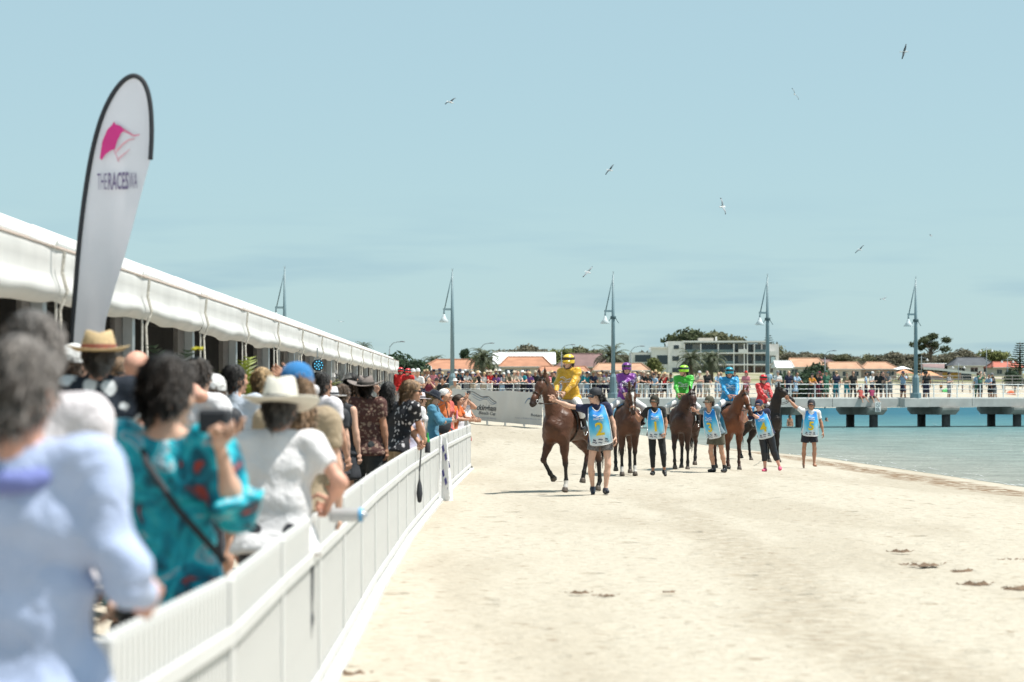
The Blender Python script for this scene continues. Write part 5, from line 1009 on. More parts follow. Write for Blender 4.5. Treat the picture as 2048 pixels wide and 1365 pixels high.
    uu = np.tile(np.arange(31)/30, 13); vy = np.repeat(np.arange(13)/12, 31); ed = (np.minimum(np.minimum(uu, 1-uu)*3.4, np.minimum(vy, 1-vy)) < .07); tt = np.abs(uu-.5)*2+.1*np.sin(vy*8+uu*20); cc = np.stack([np.interp(tt, [0, .5, .8, 1], q) for q in ([.03, .06, .3, .6], [.22, .35, .6, .68], [.5, .65, .72, .68])], 1); cc[ed] = (.7, .7, .7); vcol(so.data, cc)
    if cloth_no:
        for side_ in (1,): rows_text(cloth_no, None, 0, 0, .34, lambda a, zz: sc(.5+side_*(.30-zz*.5), .60+side_*a*1.5, .008), mat('bib_yellow', (.72, .52, .02)), so, 'number')
    MB().tube(ring(np.array((0, -.20, 1.185)), X_, np.array((0, 0, 1.)), .292, .312, 22), .022, 5).build('girth', M_TACK, root, True)
    sv, sf = sdf_mesh([cap_((0, -.10, 1.525), (0, .24, 1.53), .06, .07, (np.array((0, 0, 1.)), .6)), cap_((-.2, .0, 1.44), (.2, .0, 1.44), .04, .04), cap_((0, .0, 1.5), (-.24, .03, 1.30), .05, .03), cap_((0, .0, 1.5), (.24, .03, 1.30), .05, .03)], .018, .05); newobj('saddle', mesh('saddle', sv, sf), root, [M_TACK])
    for s in (-1, 1):
        m = MB(); m.tube([(s*.30, -.02, 1.42), (s*.37, -.05, 1.22), (s*.37, -.06, 1.12)], .008, 5); m.tube(ring(np.array((s*.37, -.06, 1.06)), np.array((.0, 1., 0)), np.array((0, 0, 1.)), .05, .065, 12), .008, 5); m.build('stirrup', SILVER, root, True)
    return dict(root=root, x=x, y=y, z=root.location.z, yaw=yaw, poll=poll, H=H_)
BAY, DBAY, CHES, BLK, BROWN = (.080, .030, .014), (.046, .018, .010), (.15, .048, .019), (.017, .0105, .008), (.072, .027, .013)
h1 = horse('bay horse with raised foreleg ridden by the jockey in yellow, nearest of the five', 1112, 985, -32, (-.02, -.86, 1.97), (-.10, -.62, -.78), BAY, legs={'f0': (.55, -.75, -.9), 'f1': (-.12, -.1, .3), 'h0': (.25, -.35, .3), 'h1': (-.12, .1, .5)}, socks=(1,), cloth_no='n2')
h2 = horse('bay horse with white blaze facing the camera under the purple jockey', 1257, 951, 3, (.03, -.82, 1.84), (.04, -.42, -.9), BROWN, blaze=.036, legs={'f0': (.06, .0, .4), 'f1': (-.05, -.05, .4), 'h0': (.12, -.2, .4)}, socks=(0, 1))
h3 = horse('dark bay horse with head turned right under the green jockey', 1362, 941, -12, (.30, -.74, 1.78), (.22, -.48, -.88), DBAY, legs={'f0': (.34, -.28, -.4), 'f1': (-.12, -.08, .3), 'h1': (.2, -.25, .4)})
h4 = horse('chestnut horse under the blue jockey, led by the blonde woman', 1467, 940, 8, (.18, -.80, 1.80), (.26, -.44, -.86), CHES, dark=(.05, .02, .012), blaze=.02, legs={'f0': (.1, .02, .4), 'f1': (-.04, -.04, .4)})
h5 = horse('nearly black horse with head held high under the red jockey', 1546, 925, 32, (.06, -.66, 2.0), (.50, -.62, -.55), BLK, legs={'f0': (.0, .0, .4), 'f1': (.12, .05, .4), 'h0': (.2, -.2, .4)})

# ------------------------------------------------------------ jockeys
def jockey(label, h, col, hel, head=(0, 0), fem=False, skin=0, col2=None):
    gm_ = mat('silk_'+ckey(col), col, .42, .10, 6., .35, 22., sheen=.2, spec=.5, fold=.9, pattern=None if col2 is None else (col2, 'noise', 2.2, .47, .53)); wb = cloth((.70, .69, .68)); zb = h['z']-gz(h['x'], h['y'])
    return person(label, h['x'], h['y'], h['yaw'], 1.60, h['z'], arms=(('l', (-.07, -.44, 1.66), (-1, .5, -.5)), ('l', (.07, -.44, 1.64), (1, .5, -.5))), legs=(((-.66, -.60, -.40), (.05, .50, -1.), (-.2, -1, -.15)), ((.66, -.60, -.40), (-.05, .50, -1.), (.2, -1, -.15))), lean=(6, 0), head=head, fem=fem, skin=skin, hair=('short', 'dark'), hat=('helmet', *hel), top=('silk', gm_, -.03), bottom=('breeches', wb), shoes=(.012, .012, .014), silk=True, extra={'seat': 1.625}, group='jockeys on parade', hands=('grip', 'grip'))
def hm(c): return mat('helmet_'+ckey(c), c, .35, .05, 4., coat=.3)
jockey('jockey in bright yellow silks and yellow helmet on the nearest horse', h1, (.66, .36, .015), (hm((.72, .48, .04)), mat('goggle_strap', (.05, .03, .02), .4, 0)), (-6, 4))
jockey('jockey in purple silks and purple helmet with dark goggles', h2, (.22, .03, .30), (hm((.16, .03, .22)), M_GLASS), (0, 6), fem=True, col2=(.035, .012, .09))
jockey('jockey in bright green silks looking to the left', h3, (.035, .40, .02), (hm((.30, .62, .03)), M_GLASS), (-48, 2), skin=3)
jockey('jockey in light blue silks and teal helmet', h4, (.01, .27, .55), (hm((.01, .26, .36)), M_GLASS), (-4, 4), skin=3)
jockey('jockey in red silks partly hidden behind the black horse neck', h5, (.52, .012, .015), (hm((.55, .015, .02)), mat('goggle_strap', (.05, .03, .02), .4, 0)), (-14, 6))

# ------------------------------------------------------------ strappers leading the horses
def W(xp, yp, d): return (px(xp, d), d, EYE-(yp-790)*d/F)
def bitw(h, s, a=.46, u=-.04): return tuple(np.array((h['x'], h['y'], h['z']))+rot3(R(h['yaw']))@(h['H'](a, s*.07, u)*np.array((.91, 1, 1))))
gp = 'handlers in numbered blue bibs'
navy, blk, khaki = cloth((.02, .025, .06)), cloth((.012, .012, .014)), cloth((.10, .09, .065))
X, d2 = at_feet(1201, 991); person('woman in black cap and patterned shorts wearing bib 2, pointing at the horse', X, d2, 0, 1.78, arms=(('w', W(1101, 799, d2+.1), (0, .4, -1), (0, 0, 1)), ((.42, .05, -1), (.16, -.12, -1))), legs=(((-.16, -.05, -1), (.10, .34, -1), (0, -.8, -.7)), ((.06, -.12, -1), (-.10, .02, -1))), lean=(3, -8), head=(-68, 4), fem=True, hair=('pony', 'black'), hat=('cap', M_BLACK), top=('tee', navy), bottom=('short_shorts', mat('leopard', (.09, .082, .085), .8, .1, 5., pattern=((.34, .31, .29), 'voronoi', 60., .2, .5))), shoes=(.015, .018, .03), bib='2', glasses=True, group=gp, hands=('point', 'relax'))
X, d = at_feet(1313, 953); person('woman in black leggings wearing bib 1, holding the bridle of the second horse', X, d, -6, 1.66, arms=(('w', bitw(h2, 1), (-.3, .2, -1), (0, -.3, 1)), ((.30, .0, -1), (-.08, -.3, -1))), legs=(((.02, -.05, -1), (.02, .08, -1)), ((.14, -.16, -1), (.04, .32, -1), (.2, -.8, -.7))), lean=(4, -4), head=(-18, 2), fem=True, skin=2, hair=('bun', 'black'), hat=('cap', mat('cap_dark', (.03, .028, .018), .8, .2)), top=('tee', blk), bottom=('leggings', blk), shoes=(.012, .012, .014), bib='1', group=gp, hands=('grip', 'grip'))
X, d = at_feet(1432, 945); person('man in olive shorts and sunglasses wearing bib 3, both arms at the dark bay horse', X, d, -38, 1.72, arms=(('w', bitw(h3, 1, .40, -.1), (-.2, .2, -1), (0, 0, 1)), ('w', bitw(h3, 1, .5, -.08), (.4, .2, -1), (0, 0, 1))), legs=(((-.05, -.10, -1), (.03, .28, -1)), ((.04, .15, -1), (.03, .28, -1))), lean=(14, -6), head=(-14, -2), skin=1, hair=('short', 'dark'), hat=('cap', mat('cap_camo', (.09, .08, .055), .85, .3, 20.)), top=('tee', cloth((.16, .21, .24))), bottom=('shorts', khaki), shoes=(.012, .012, .014), socks=.75, bib='3', glasses=True, group=gp, hands=('grip', 'grip'))
X, d = at_feet(1532, 944); person('blonde woman in pink shoes wearing bib 4, leaning towards the chestnut horse', X, d, -14, 1.68, arms=(('w', bitw(h4, 1, .36, -.14), (-.4, .2, -1), (0, 0, 1)), ('w', bitw(h4, 1, .5, -.06), (.6, .1, -1), (0, 0, 1))), legs=(((.14, -.02, -1), (.02, .10, -1)), ((.22, .05, -1), (.36, .22, -1))), lean=(2, -14), head=(-12, -2), fem=True, skin=3, hair=('pony', 'blond'), hat=('cap', navy), top=('tee', navy), bottom=('capri', mat('lycra', (.014, .015, .02), .4, .1)), shoes=(.70, .09, .18), bib='4', glasses=True, group=gp, hands=('grip', 'grip'))
X, d = at_feet(1619, 938); person('barefoot man in black cap and shorts wearing bib 5, arm stretched out to the left', X, d, 4, 1.70, arms=(('w', W(1567, 791, d+.25), (0, .3, -1), (0, 0, 1)), ((.34, .0, -1), (.16, -.15, -1))), legs=(((-.10, .06, -1), (.04, .36, -1), (-.1, -.7, -.8)), ((.07, -.10, -1), (-.02, .02, -1))), lean=(3, 3), head=(-16, -4), skin=2, hair=('short', 'black'), hat=('cap', M_BLACK), top=('tee', cloth((.68, .68, .68))), bottom=('shorts', cloth((.018, .02, .03))), shoes=None, bib='5', glasses=False, group=gp, hands=('grip', 'relax'))
_b = np.array(bitw(h5, 1)); _h = np.array(W(1569, 793, d+.2)); lr = MB().tube([_h, lerp(_h, _b, .5)-np.array((0, 0, .08)), _b], .008, 5).build('lead_rein', M_TACK, None, True); tag(lr, 'short dark lead rein between bib 5 and the black horse', 'rein')

# ------------------------------------------------------------ spectators at the fence
def spec(x, s): d = F/s; return px(x, d), d
wht, pbl = cloth((.66, .645, .66)), cloth((.40, .47, .66)); floral = mat('navy_floral', (.012, .018, .03), .85, .1, 5., .2, 40., pattern=((.60, .62, .64), 'voronoi', 7., .28, .38)); floral2 = mat('black_floral', (.012, .012, .016), .85, .1, 5., .2, 40., pattern=((.58, .55, .56), 'voronoi', 15., .26, .36)); floral3 = mat('white_floral', (.64, .61, .64), .85, .1, 5., .2, 40., pattern=((.20, .13, .22), 'voronoi', 16., .10, .17))
plaid = mat('brown_print', (.085, .035, .03), .85, .2, 8., .2, 40., fold=.5, pattern=((.33, .23, .17), 'voronoi', 24., .22, .45)); kim = mat('turquoise_silk', (.0, .31, .40), .5, .45, 5., .3, 12., pattern=((.42, .44, .48), 'noise', 5., .36, .46)); denim = cloth((.07, .21, .31)); straw = mat('straw', (.52, .38, .21), .8, .12, 60., .4, 150.); pana = mat('panama', (.68, .64, .56), .8, .08, 80., .3, 150.)
def kimono_material():
    m = mat('turquoise_print', (1, 1, 1), .5, 0, 5., .3, 40., fold=.9); n, l = m.node_tree.nodes, m.node_tree.links; b = n['Principled BSDF']; t = n.new('ShaderNodeTexNoise'); t.inputs['Scale'].default_value = 5.5; t.inputs['Detail'].default_value = 2; t.inputs['Distortion'].default_value = 1.8; c = n.new('ShaderNodeTexCoord'); l.new(c.outputs['Object'], t.inputs['Vector'])
    r = n.new('ShaderNodeValToRGB'); e = r.color_ramp.elements; e[0].position = .28; e[0].color = (.42, .05, .03, 1); e[1].position = .80; e[1].color = (.5, .5, .53, 1)
    for p, q in ((.33, (.0, .06, .10, 1)), (.42, (.0, .20, .28, 1)), (.5, (.0, .36, .46, 1)), (.58, (.03, .50, .58, 1)), (.62, (.45, .46, .49, 1)), (.66, (.01, .34, .44, 1))): x_ = e.new(p); x_.color = q
    l.new(t.outputs[0], r.inputs[0]); l.new(r.outputs[0], b.inputs['Base Color']); return m
kim = kimono_material()
dk = cloth((.03, .032, .04)); beige = cloth((.36, .28, .19)); G = 'spectators along the track fence'
AWAY = dict(group=G, v=.026)
x, d = spec(40, 790); ja = person('grey-haired man in pale blue shirt, nearest and most blurred at left', x, d, 172, 1.83, arms=(((-.34, .12, -1), (.1, -1, -.25)), None), hair=('short', 'grey'), top=('long', pbl, -.38), bottom=('trousers', pbl), skin=3, build=1.15, head=(-6, 3), **AWAY)
jr = MB(); jr.tube([tuple(ja['hc']+np.array((.105*math.cos(a), .02+.10*math.sin(a), -.20-.03*math.sin(a)))) for a in np.arange(0, 6.5, .35)], .03, 8); jr.build('collar', cloth((.17, .20, .46)), ja['root'], True)
x, d = spec(66, 570); person('grey-brown haired man in white shirt right behind the pale blue shirt', x, d, 176, 1.90, hair=('crop', 'grey'), top=('tee', cloth((.68, .63, .65))), bottom=('trousers', dk), skin=0, build=1.05, **AWAY)
x, d = spec(148, 290); person('person in a white cap behind the two grey-haired men', x, d, 150, 1.74, hair=('short', 'brown'), hat=('cap', cloth((.66, .65, .64))), top=('tee', wht), bottom=('trousers', dk), **AWAY)
x, d = spec(197, 325); person('man in tan straw fedora and navy shirt with white flowers', x, d, 186, 1.87, hair=('short', 'grey'), hat=('fedora', straw, mat('hatband_red', (.20, .05, .03), .8, .1)), top=('tee', floral), bottom=('trousers', dk), skin=3, build=1.2, head=(4, 0), **AWAY)
x, d = spec(238, 285); person('woman with long tan hair and sunglasses behind the tan fedora', x, d, 62, 1.72, fem=True, hair=('long', 'tan'), top=('tee', cloth((.5, .47, .45))), bottom=('skirt', dk), glasses=True, **AWAY)
x, d = spec(272, 300); person('bald man in black shirt right of the tan fedora', x, d, 145, 1.80, hair=None, arms=(('l', (-.16, -.30, 1.66), (-1, 0, -.5)), None), top=('tee', M_BLACK), bottom=('trousers', dk), skin=3, build=1.1, **AWAY)
x, d = spec(336, 522); jf = person('dark-haired woman in turquoise kimono holding up a camera', x, d, 164, 1.82, fem=True, hair=('crop', 'dark'), arms=(('w', W(452, 905, 8.95), (-.5, .2, -1), (0, -.2, 1)), None), top=('kimono', kim, -.10), bottom=('trousers', dk), skin=0, head=(-16, 6), group=G, v=.026, hands=('grip', 'relax'))
hw = jf['toW'](jf['hand0']); t = empty('camera_phone', hw, R(168)); bevel(MB().box(-.06, .06, -.05, .03, -.02, .07).build('body', M_BLACK, t), .012); MB().lathe([(.0, -.12), (.03, -.12), (.034, -.05), (.034, -.04)], 14, fn=lambda p, th, r_, z: (p[0], z, p[1]+.025)).build('lens', M_GLASS, t, True); tag(t, 'small black camera held up by the woman in turquoise', 'camera')
m = MB(); cx = jf['toW']; m.tube([cx((.13, -.02, 1.53)), cx((.02, .15, 1.42)), cx((-.12, .18, 1.25)), cx((-.26, .06, 1.05))], .014, 6); m.build('camera_strap', M_BLACK, None, True); tag(bpy.data.objects['camera_strap'], 'black strap across the back of the turquoise kimono', 'strap')
x, d = spec(396, 278); person('woman with yellow flower in dark hair bun and white shirt', x, d, 155, 1.80, fem=True, hair=('bun', 'dark'), arms=(((-.3, -.1, -1), (.1, -.9, -.3)), None), top=('long', wht), bottom=('trousers', dk), **AWAY)
fx_ = MB(); [fx_.lathe([(.001, 0), (.017, .006), (.02, .018), (.001, .012)], 7, off=(random.uniform(-.03, .03), random.uniform(-.03, .03), random.uniform(0, .03))) for _ in range(5)]; o = fx_.build('hair_flower', mat('yellow_petal', (.55, .50, .03), .6, .1), None, True); o.location = (x, d-.05, gz(x, d)+1.85); tag(o, 'yellow flower pinned in the dark hair bun', 'flower')
x, d = spec(427, 268); person('person in round white hat behind the woman with the hair flower', x, d, 165, 1.68, fem=True, hair=('short', 'brown'), hat=('cap', cloth((.68, .67, .66))), top=('tee', M_BLACK), bottom=('skirt', dk), **AWAY)
x, d = spec(470, 236); person('dark-haired man in pale blue-white shirt beside the yellow-green palm', x, d, 168, 1.78, hair=('short', 'black'), top=('long', cloth((.47, .52, .60))), bottom=('trousers', dk), skin=1, head=(-35, 0), **AWAY)
x, d = spec(524, 232); person('sandy-haired man in off-white shirt left of the white panama hat', x, d, 176, 1.79, hair=('short', 'blond'), top=('long', cloth((.56, .54, .56))), bottom=('trousers', dk), skin=1, build=1.1, arms=(('l', (-.2, -.2, 1.78), (-1, 0, -.5)), None), **AWAY)
x, d = spec(594, 318); person('person in bright blue cap with tan hair behind the panama hat', x, d, 182, 1.86, hair=('long', 'tan'), hat=('cap', cloth((.03, .17, .40))), top=('tee', beige), bottom=('trousers', beige), **AWAY)
x, d = spec(552, 368); jk = person('man in white panama hat and white T-shirt leaning on the fence', x, d, 172, 1.74, hair=('short', 'grey'), hat=('panama', pana), arms=(('w', W(668, 1035, d+.2), (-.6, .3, -.6), (0, -.4, 1)), None), top=('tee', cloth((.70, .68, .69)), -.12), bottom=('trousers', dk), skin=3, build=1.2, lean=(8, 0), head=(-4, 8), group=G, v=.024, hands=('grip', 'relax'))
hw = jk['toW'](jk['hand0']); t = empty('plastic_bottle', (hw[0]+.02, hw[1], hw[2]-.01), R(-6)); mb_ = mat('clear_plastic', (.62, .62, .62), .15, .03, spec=.7, trans=.5)
MB().lathe([(.0, 0), (.04, .002), (.038, .02), (.037, .09), (.039, .1), (.037, .15), (.03, .18), (.014, .2), (.014, .215)], 16, fn=lambda p, th, r_, z: (z, p[0], p[1]-.02)).build('body', mb_, t, True); MB().lathe([(.04, .165), (.04, .185), (.0, .186)], 14, fn=lambda p, th, r_, z: (z, p[0], p[1]-.02)).build('label', paint((.10, .32, .55)), t, True); tag(t, 'clear plastic bottle with blue end held over the fence', 'bottle')
x, d = spec(642, 196); person('man with dark hair in white flowered shirt behind the fence, hands low', x, d, 140, 1.82, hair=('short', 'black'), top=('tee', floral3, -.1), bottom=('shorts', beige), skin=1, arms=(((-.2, -.1, -1), (.0, -.35, -1)), ((.2, -.2, -1), (-.3, -.6, -.6))), **AWAY)
x, d = spec(684, 168); person('woman in black with feathered black and white fascinator', x, d, 150, 1.70, fem=True, hair=('bun', 'brown'), top=('singlet', M_BLACK), bottom=('dress', M_BLACK), **AWAY)
fm_ = MB()
for k in range(16): a = k*.5; fm_.add([(0, 0, 0), (.03*math.cos(a), .02, .02), (.12*math.cos(a), .05*math.sin(a*2), .12+.08*math.sin(a*1.7)), (.10*math.cos(a)-.02, .03, .10)], [(0, 1, 2, 3)])
o = fm_.build('fascinator', mat('feathers', (.30, .29, .28), .7, .5, 18.)); o.location = (x, d, gz(x, d)+1.74); tag(o, 'grey feathered fascinator on the woman in black', 'fascinator')
x, d = spec(660, 178); person('woman with dark hair and wide white hat brim between flowered shirt and fascinator', x, d, 160, 1.66, fem=True, hair=('long', 'dark'), hat=('straw', wht), top=('tee', M_BLACK), bottom=('skirt', M_BLACK), **AWAY)
x, d = spec(703, 134); person('bearded-looking dark-haired man in teal blue shirt turned to the right', x, d, 105, 1.84, hair=('short', 'black'), top=('tee', cloth((.02, .14, .26))), bottom=('trousers', dk), skin=1, **AWAY)
x, d = spec(716, 140); person('person in light blue shirt with raised arm left of the grey hat', x, d, 130, 1.74, hair=('short', 'brown'), arms=(('l', (-.15, -.35, 1.6), (-1, 0, -.6)), None), top=('tee', cloth((.42, .50, .60))), bottom=('trousers', dk), skin=1, **AWAY)
x, d = spec(731, 162); person('man in wide grey-brown hat and brown patterned shirt', x, d, 165, 1.84, hair=('short', 'dark'), hat=('wide', mat('felt_taupe', (.20, .165, .15), .9, .1), mat('felt_dark', (.04, .035, .03), .9, .1)), arms=(None, ('l', (.16, -.16, 1.45), (1, 0, -.4))), top=('tee', plaid, -.12), bottom=('trousers', cloth((.035, .04, .042))), skin=2, build=1.15, head=(10, -6), **AWAY)
x, d = spec(777, 150); person('woman with very long black hair between brown shirt and sunglasses', x, d, 150, 1.80, fem=True, hair=('long', 'black'), top=('tee', M_BLACK, -.1), bottom=('trousers', M_BLACK), **AWAY)
x, d = spec(797, 155); jo = person('person in sunglasses and black shirt with white flowers leaning on the fence', x, d, 118, 1.86, hair=('full', 'tan'), glasses=True, arms=(('w', W(852, 890, d+.3), (-.5, .3, -.8), (0, -.4, 1)), ('w', W(845, 902, d-.05), (.4, 0, -1), (0, -.4, 1))), top=('tee', floral2, -.08), bottom=('trousers', beige), skin=1, lean=(14, 0), head=(-30, 4), group=G, v=.022, hands=('grip', 'grip'))
hw = jo['toW'](jo['hand0']); t = empty('beer_bottle', (hw[0]+.02, hw[1], hw[2]-.12)); MB().lathe([(.0, 0), (.031, .002), (.032, .15), (.026, .18), (.014, .215), (.013, .25), (.015, .262), (.0, .263)], 14).build('glass', mat('green_glass', (.02, .30, .05), .1, .05, spec=.8), t, True); MB().lathe([(.036, .0), (.037, .02), (.036, .14), (.034, .141)], 14).build('cooler_sleeve', M_BLACK, t, True); tag(t, 'green beer bottle in black sleeve held over the fence', 'bottle')
x, d = spec(824, 141); person('woman with brown hair bun looking down beside the flowered black shirt', x, d, 70, 1.66, fem=True, hair=('bun', 'brown'), top=('tee', cloth((.45, .42, .52))), bottom=('skirt', dk), skin=1, head=(20, 30), **AWAY)
x, d = spec(838, 118); person('person in pinkish-white sun hat behind the denim jacket', x, d, 110, 1.68, fem=True, hair=('short', 'brown'), hat=('straw', cloth((.58, .52, .54))), top=('tee', wht), bottom=('skirt', dk), **AWAY)
x, d = spec(866, 114); jq = person('woman in blue denim jacket and black hat with long blonde hair', x, d, 84, 1.74, fem=True, hair=('long', 'blond'), hat=('fedora', cloth((.025, .03, .045))), arms=(('l', (-.06, -.42, 1.18), (-1, .2, -1)), ('l', (.08, -.42, 1.20), (1, .2, -1))), top=('jacket', denim, -.12), bottom=('skirt', denim), head=(0, 26), group=G, v=.022, hands=('grip', 'grip'))
hw = jq['toW'](jq['hand0']); t = empty('phone', (hw[0]+.02, hw[1], hw[2]+.02), R(80)); bevel(MB().box(-.04, .04, -.006, .006, 0, .15).build('case', paint((.75, .20, .28)), t), .004); MB().box(-.035, .035, .0065, .008, .008, .142).build('screen', M_GLASS, t); tag(t, 'pink phone held by the woman in denim', 'phone')
t = empty('round_bag', (px(886, 43.6), 43.6, EYE-(852-790)*43.6/F), R(30)); MB().lathe([(0, -.05), (.13, -.05), (.15, -.03), (.15, .03), (.13, .05), (0, .05)], 20, fn=lambda p, th, r_, z: (p[0], z, p[1])).build('pouch', M_BLACK, t, True); MB().tube([(-.13, 0, .08), (-.10, .0, .35), (.05, 0, .42), (.13, 0, .08)], .01).build('strap', M_BLACK, t, True); tag(t, 'round black handbag hanging at the denim jacket', 'bag')
x, d = spec(888, 100); person('man in white cap shading his eyes behind the black hat', x, d, 75, 1.78, hair=('short', 'tan'), hat=('cap', cloth((.68, .67, .65))), arms=(('l', (-.06, -.2, 1.76), (-1, 0, -.2)), None), top=('tee', cloth((.55, .14, .04))), bottom=('shorts', beige), skin=1, **AWAY)
x, d = spec(905, 92); person('woman in orange top leaning over the fence with a drink', x, d, 70, 1.70, fem=True, hair=('long', 'brown'), arms=(('l', (-.1, -.5, 1.10), (-1, .2, -1)), ('l', (.1, -.5, 1.14), (1, .2, -1))), top=('tee', cloth((.60, .13, .03))), bottom=('skirt', cloth((.02, .3, .36))), skin=1, lean=(10, 0), **AWAY)
x, d = spec(918, 91); jt = person('dark-haired woman in pale flowered top photographing with raised phone', x, d, 62, 1.70, fem=True, hair=('long', 'dark'), arms=(('w', W(940, 792, d-.3), (-.5, 0, -1), (0, -.4, 1)), ('w', W(939, 794, d+.05), (.5, 0, -1), (0, -.4, 1))), top=('tee', floral3), bottom=('skirt', wht), skin=1, glasses=True, hands=('grip', 'grip'), group=G, v=.024)
hw = jt['toW'](jt['hand0']); t = empty('phone', (hw[0]+.01, hw[1], hw[2]+.02), R(62)); bevel(MB().box(-.075, .075, -.005, .005, -.01, .07).build('case', M_BLACK, t), .004); MB().box(-.07, .07, .0052, .007, -.005, .065).build('screen', M_GLASS, t); tag(t, 'black phone held up above the far end of the fence', 'phone')
x, d = spec(927, 87.5); person('woman in white top resting her arms on the last fence panel', x, d, 60, 1.62, fem=True, hair=('bun', 'brown'), arms=(('l', (-.1, -.42, 1.05), (-1, .2, -1)), ('l', (.1, -.42, 1.05), (1, .2, -1))), top=('singlet', wht), bottom=('skirt', cloth((.4, .1, .1))), skin=1, lean=(8, 0), **AWAY)
x, d = spec(893, 94); person('auburn-haired person behind the white cap', x, d, 60, 1.80, fem=True, hair=('full', 'tan'), top=('tee', cloth((.5, .1, .08))), bottom=('skirt', dk), **AWAY)
for i, (xx, lab) in enumerate([(801, 'jockey on foot in red silks and red helmet, left one by the marquee end'), (816, 'jockey on foot in red silks and red helmet, right one by the marquee end')]):
    x, d = spec(xx, 57+i); person(lab, x, d, 20-50*i, 1.62, hair=('short', 'dark'), hat=('helmet', hm((.55, .015, .02))), top=('silk', cloth((.5, .02, .02)), -.05), bottom=('breeches', wht), group='jockeys on foot', v=.03)

# ------------------------------------------------------------ far crowd on the jetty
def crowd_mesh(pose, hatk, hairk, low, seed):
    r = random.Random(seed); p = []; A = lambda a, b, ra, rb, lab, flat=None, cut=False: p.append(cap_(a, b, ra, rb, flat, lab, cut)); fy = (np.array((0, 1., 0)), .72); ln = .16 if pose == 'rail' else .0
    A((-.07, 0, .93), (.07, 0, .93), .125, .125, 2, fy); A((-.05, -ln*.3, 1.1), (.05, -ln*.3, 1.1), .125, .125, 1, fy); A((-.09, -ln*.8, 1.3), (.09, -ln*.8, 1.3), .125, .125, 1, fy); A((-.14, -ln, 1.42), (.14, -ln, 1.42), .075, .075, 1, fy); A((0, -ln, 1.44), (0, -ln-.02, 1.56), .055, .055, 0)
    hc = np.array((0, -ln-.03, 1.64)); p.append(ell(hc, (.078, .095, .11), None, 0)); p.append(ell(hc+np.array((0, -.1, -.015)), (.014, .02, .02), None, 0))
    p.append(ell(hc+np.array((0, .03, .04)), (.09, .10, .10), None, 3))
    if hairk == 'long': A(hc+np.array((0, .07, 0)), hc+np.array((0, .09, -.26)), .075, .05, 3)
    sp_ = r.uniform(.02, .1)
    for s in (-1, 1):
        k = (s*(.10+sp_*.3), -.02-.03*s*r.random(), .50); a = (s*(.11+sp_*.6), .02, .09); t = (s*(.13+sp_*.6), -.15, .035); fr = {'trousers': 1., 'shorts': .0, 'skirt': -1}[low]
        A((s*.095, 0, .90), k, .095 if fr >= 0 else .09, .075 if fr >= 0 else .055, 2 if fr >= 0 else 0); A(k, a, .062, .04, 2 if fr > 0 else 0); A(a, t, .045, .035, 5)
        sh = np.array((s*.19, -ln, 1.41))
        if pose == 'rail': el = sh+(s*.07, -.14, -.24); wr = el+np.array((-s*.10, -.22, -.05))
        elif pose == 'fold': el = sh+(s*.07, -.02, -.28); wr = np.array((-s*.06, -.19-ln, 1.18))
        elif pose == 'photo': el = sh+(s*.06, -.2, -.12); wr = np.array((s*.03, -.30, 1.56))
        else: el = sh+(s*.06, .03, -.28); wr = el+np.array((s*.02, -.08, -.25))
        A(sh, lerp(sh, np.array(el), .6), .065, .06, 1); A(lerp(sh, np.array(el), .6), el, .045, .042, 0); A(el, wr, .042, .03, 0); A(wr, np.array(wr)+nrm(np.array(wr)-np.array(el))*.12, .035, .03, 0)
    if low == 'skirt': A((0, 0, .92), (0, 0, .55), .14, .21, 2, None, True)
    v, f = sdf_mesh(p, .03, .035); lab = labels(p, v[f].mean(1)); parts = [(v, f, lab)]; mb = MB()
    if hatk == 'brim': mb.lathe([(.09, .0), (.2, .0), (.2, .012), (.098, .02), (.09, .1), (.06, .125), (.002, .125)], 12)
    elif hatk == 'cap': mb.lathe([(.098, -.01), (.098, .03), (.08, .09), (.04, .12), (.002, .125)], 12, 1, 1.1); mb.sheet(lambda u, w_: ((u-.5)*.16, -.08-.10*w_, .012-.01*w_), 2, 1)
    if mb.v: parts.append((np.array(mb.v, np.float32)+hc+np.array((0, .015, .05)), np.array(mb.f), 4))
    V, Q, Mx = joinv(parts); return mesh('body', V, Q, True, Mx)
CM = [crowd_mesh(*a) for a in [('rail', 'brim', 'short', 'trousers', 1), ('rail', 'cap', 'short', 'shorts', 2), ('rail', None, 'long', 'skirt', 3), ('fold', 'cap', 'short', 'shorts', 4), ('photo', 'brim', 'long', 'skirt', 5), ('stand', None, 'short', 'trousers', 6), ('stand', 'cap', 'short', 'shorts', 7), ('fold', 'brim', 'long', 'skirt', 8), ('photo', None, 'short', 'shorts', 9), ('rail', 'brim', 'long', 'shorts', 10), ('stand', None, 'long', 'trousers', 11)]]
CMHAT = ['hat', 'cap', None, 'cap', 'hat', None, 'cap', 'hat', None, 'hat', None]; CMPOSE = ['leaning on the rail', 'leaning on the rail', 'leaning on the rail', 'with folded arms', 'taking a picture', 'standing', 'standing', 'with folded arms', 'taking a picture', 'leaning on the rail', 'standing']
CC = {'white': (.62, .61, .60), 'black': (.014, .014, .016), 'navy': (.018, .024, .05), 'light blue': (.30, .42, .55), 'grey': (.22, .22, .23), 'red': (.48, .03, .03), 'pink': (.62, .22, .26), 'orange': (.55, .22, .03), 'green': (.05, .14, .09), 'khaki': (.20, .17, .11), 'maroon': (.14, .02, .04), 'beige': (.48, .40, .31), 'purple': (.16, .07, .22), 'teal': (.02, .20, .24)}
for me in CM:
    for _ in range(6): me.materials.append(M_BLACK)
SEEN = {}
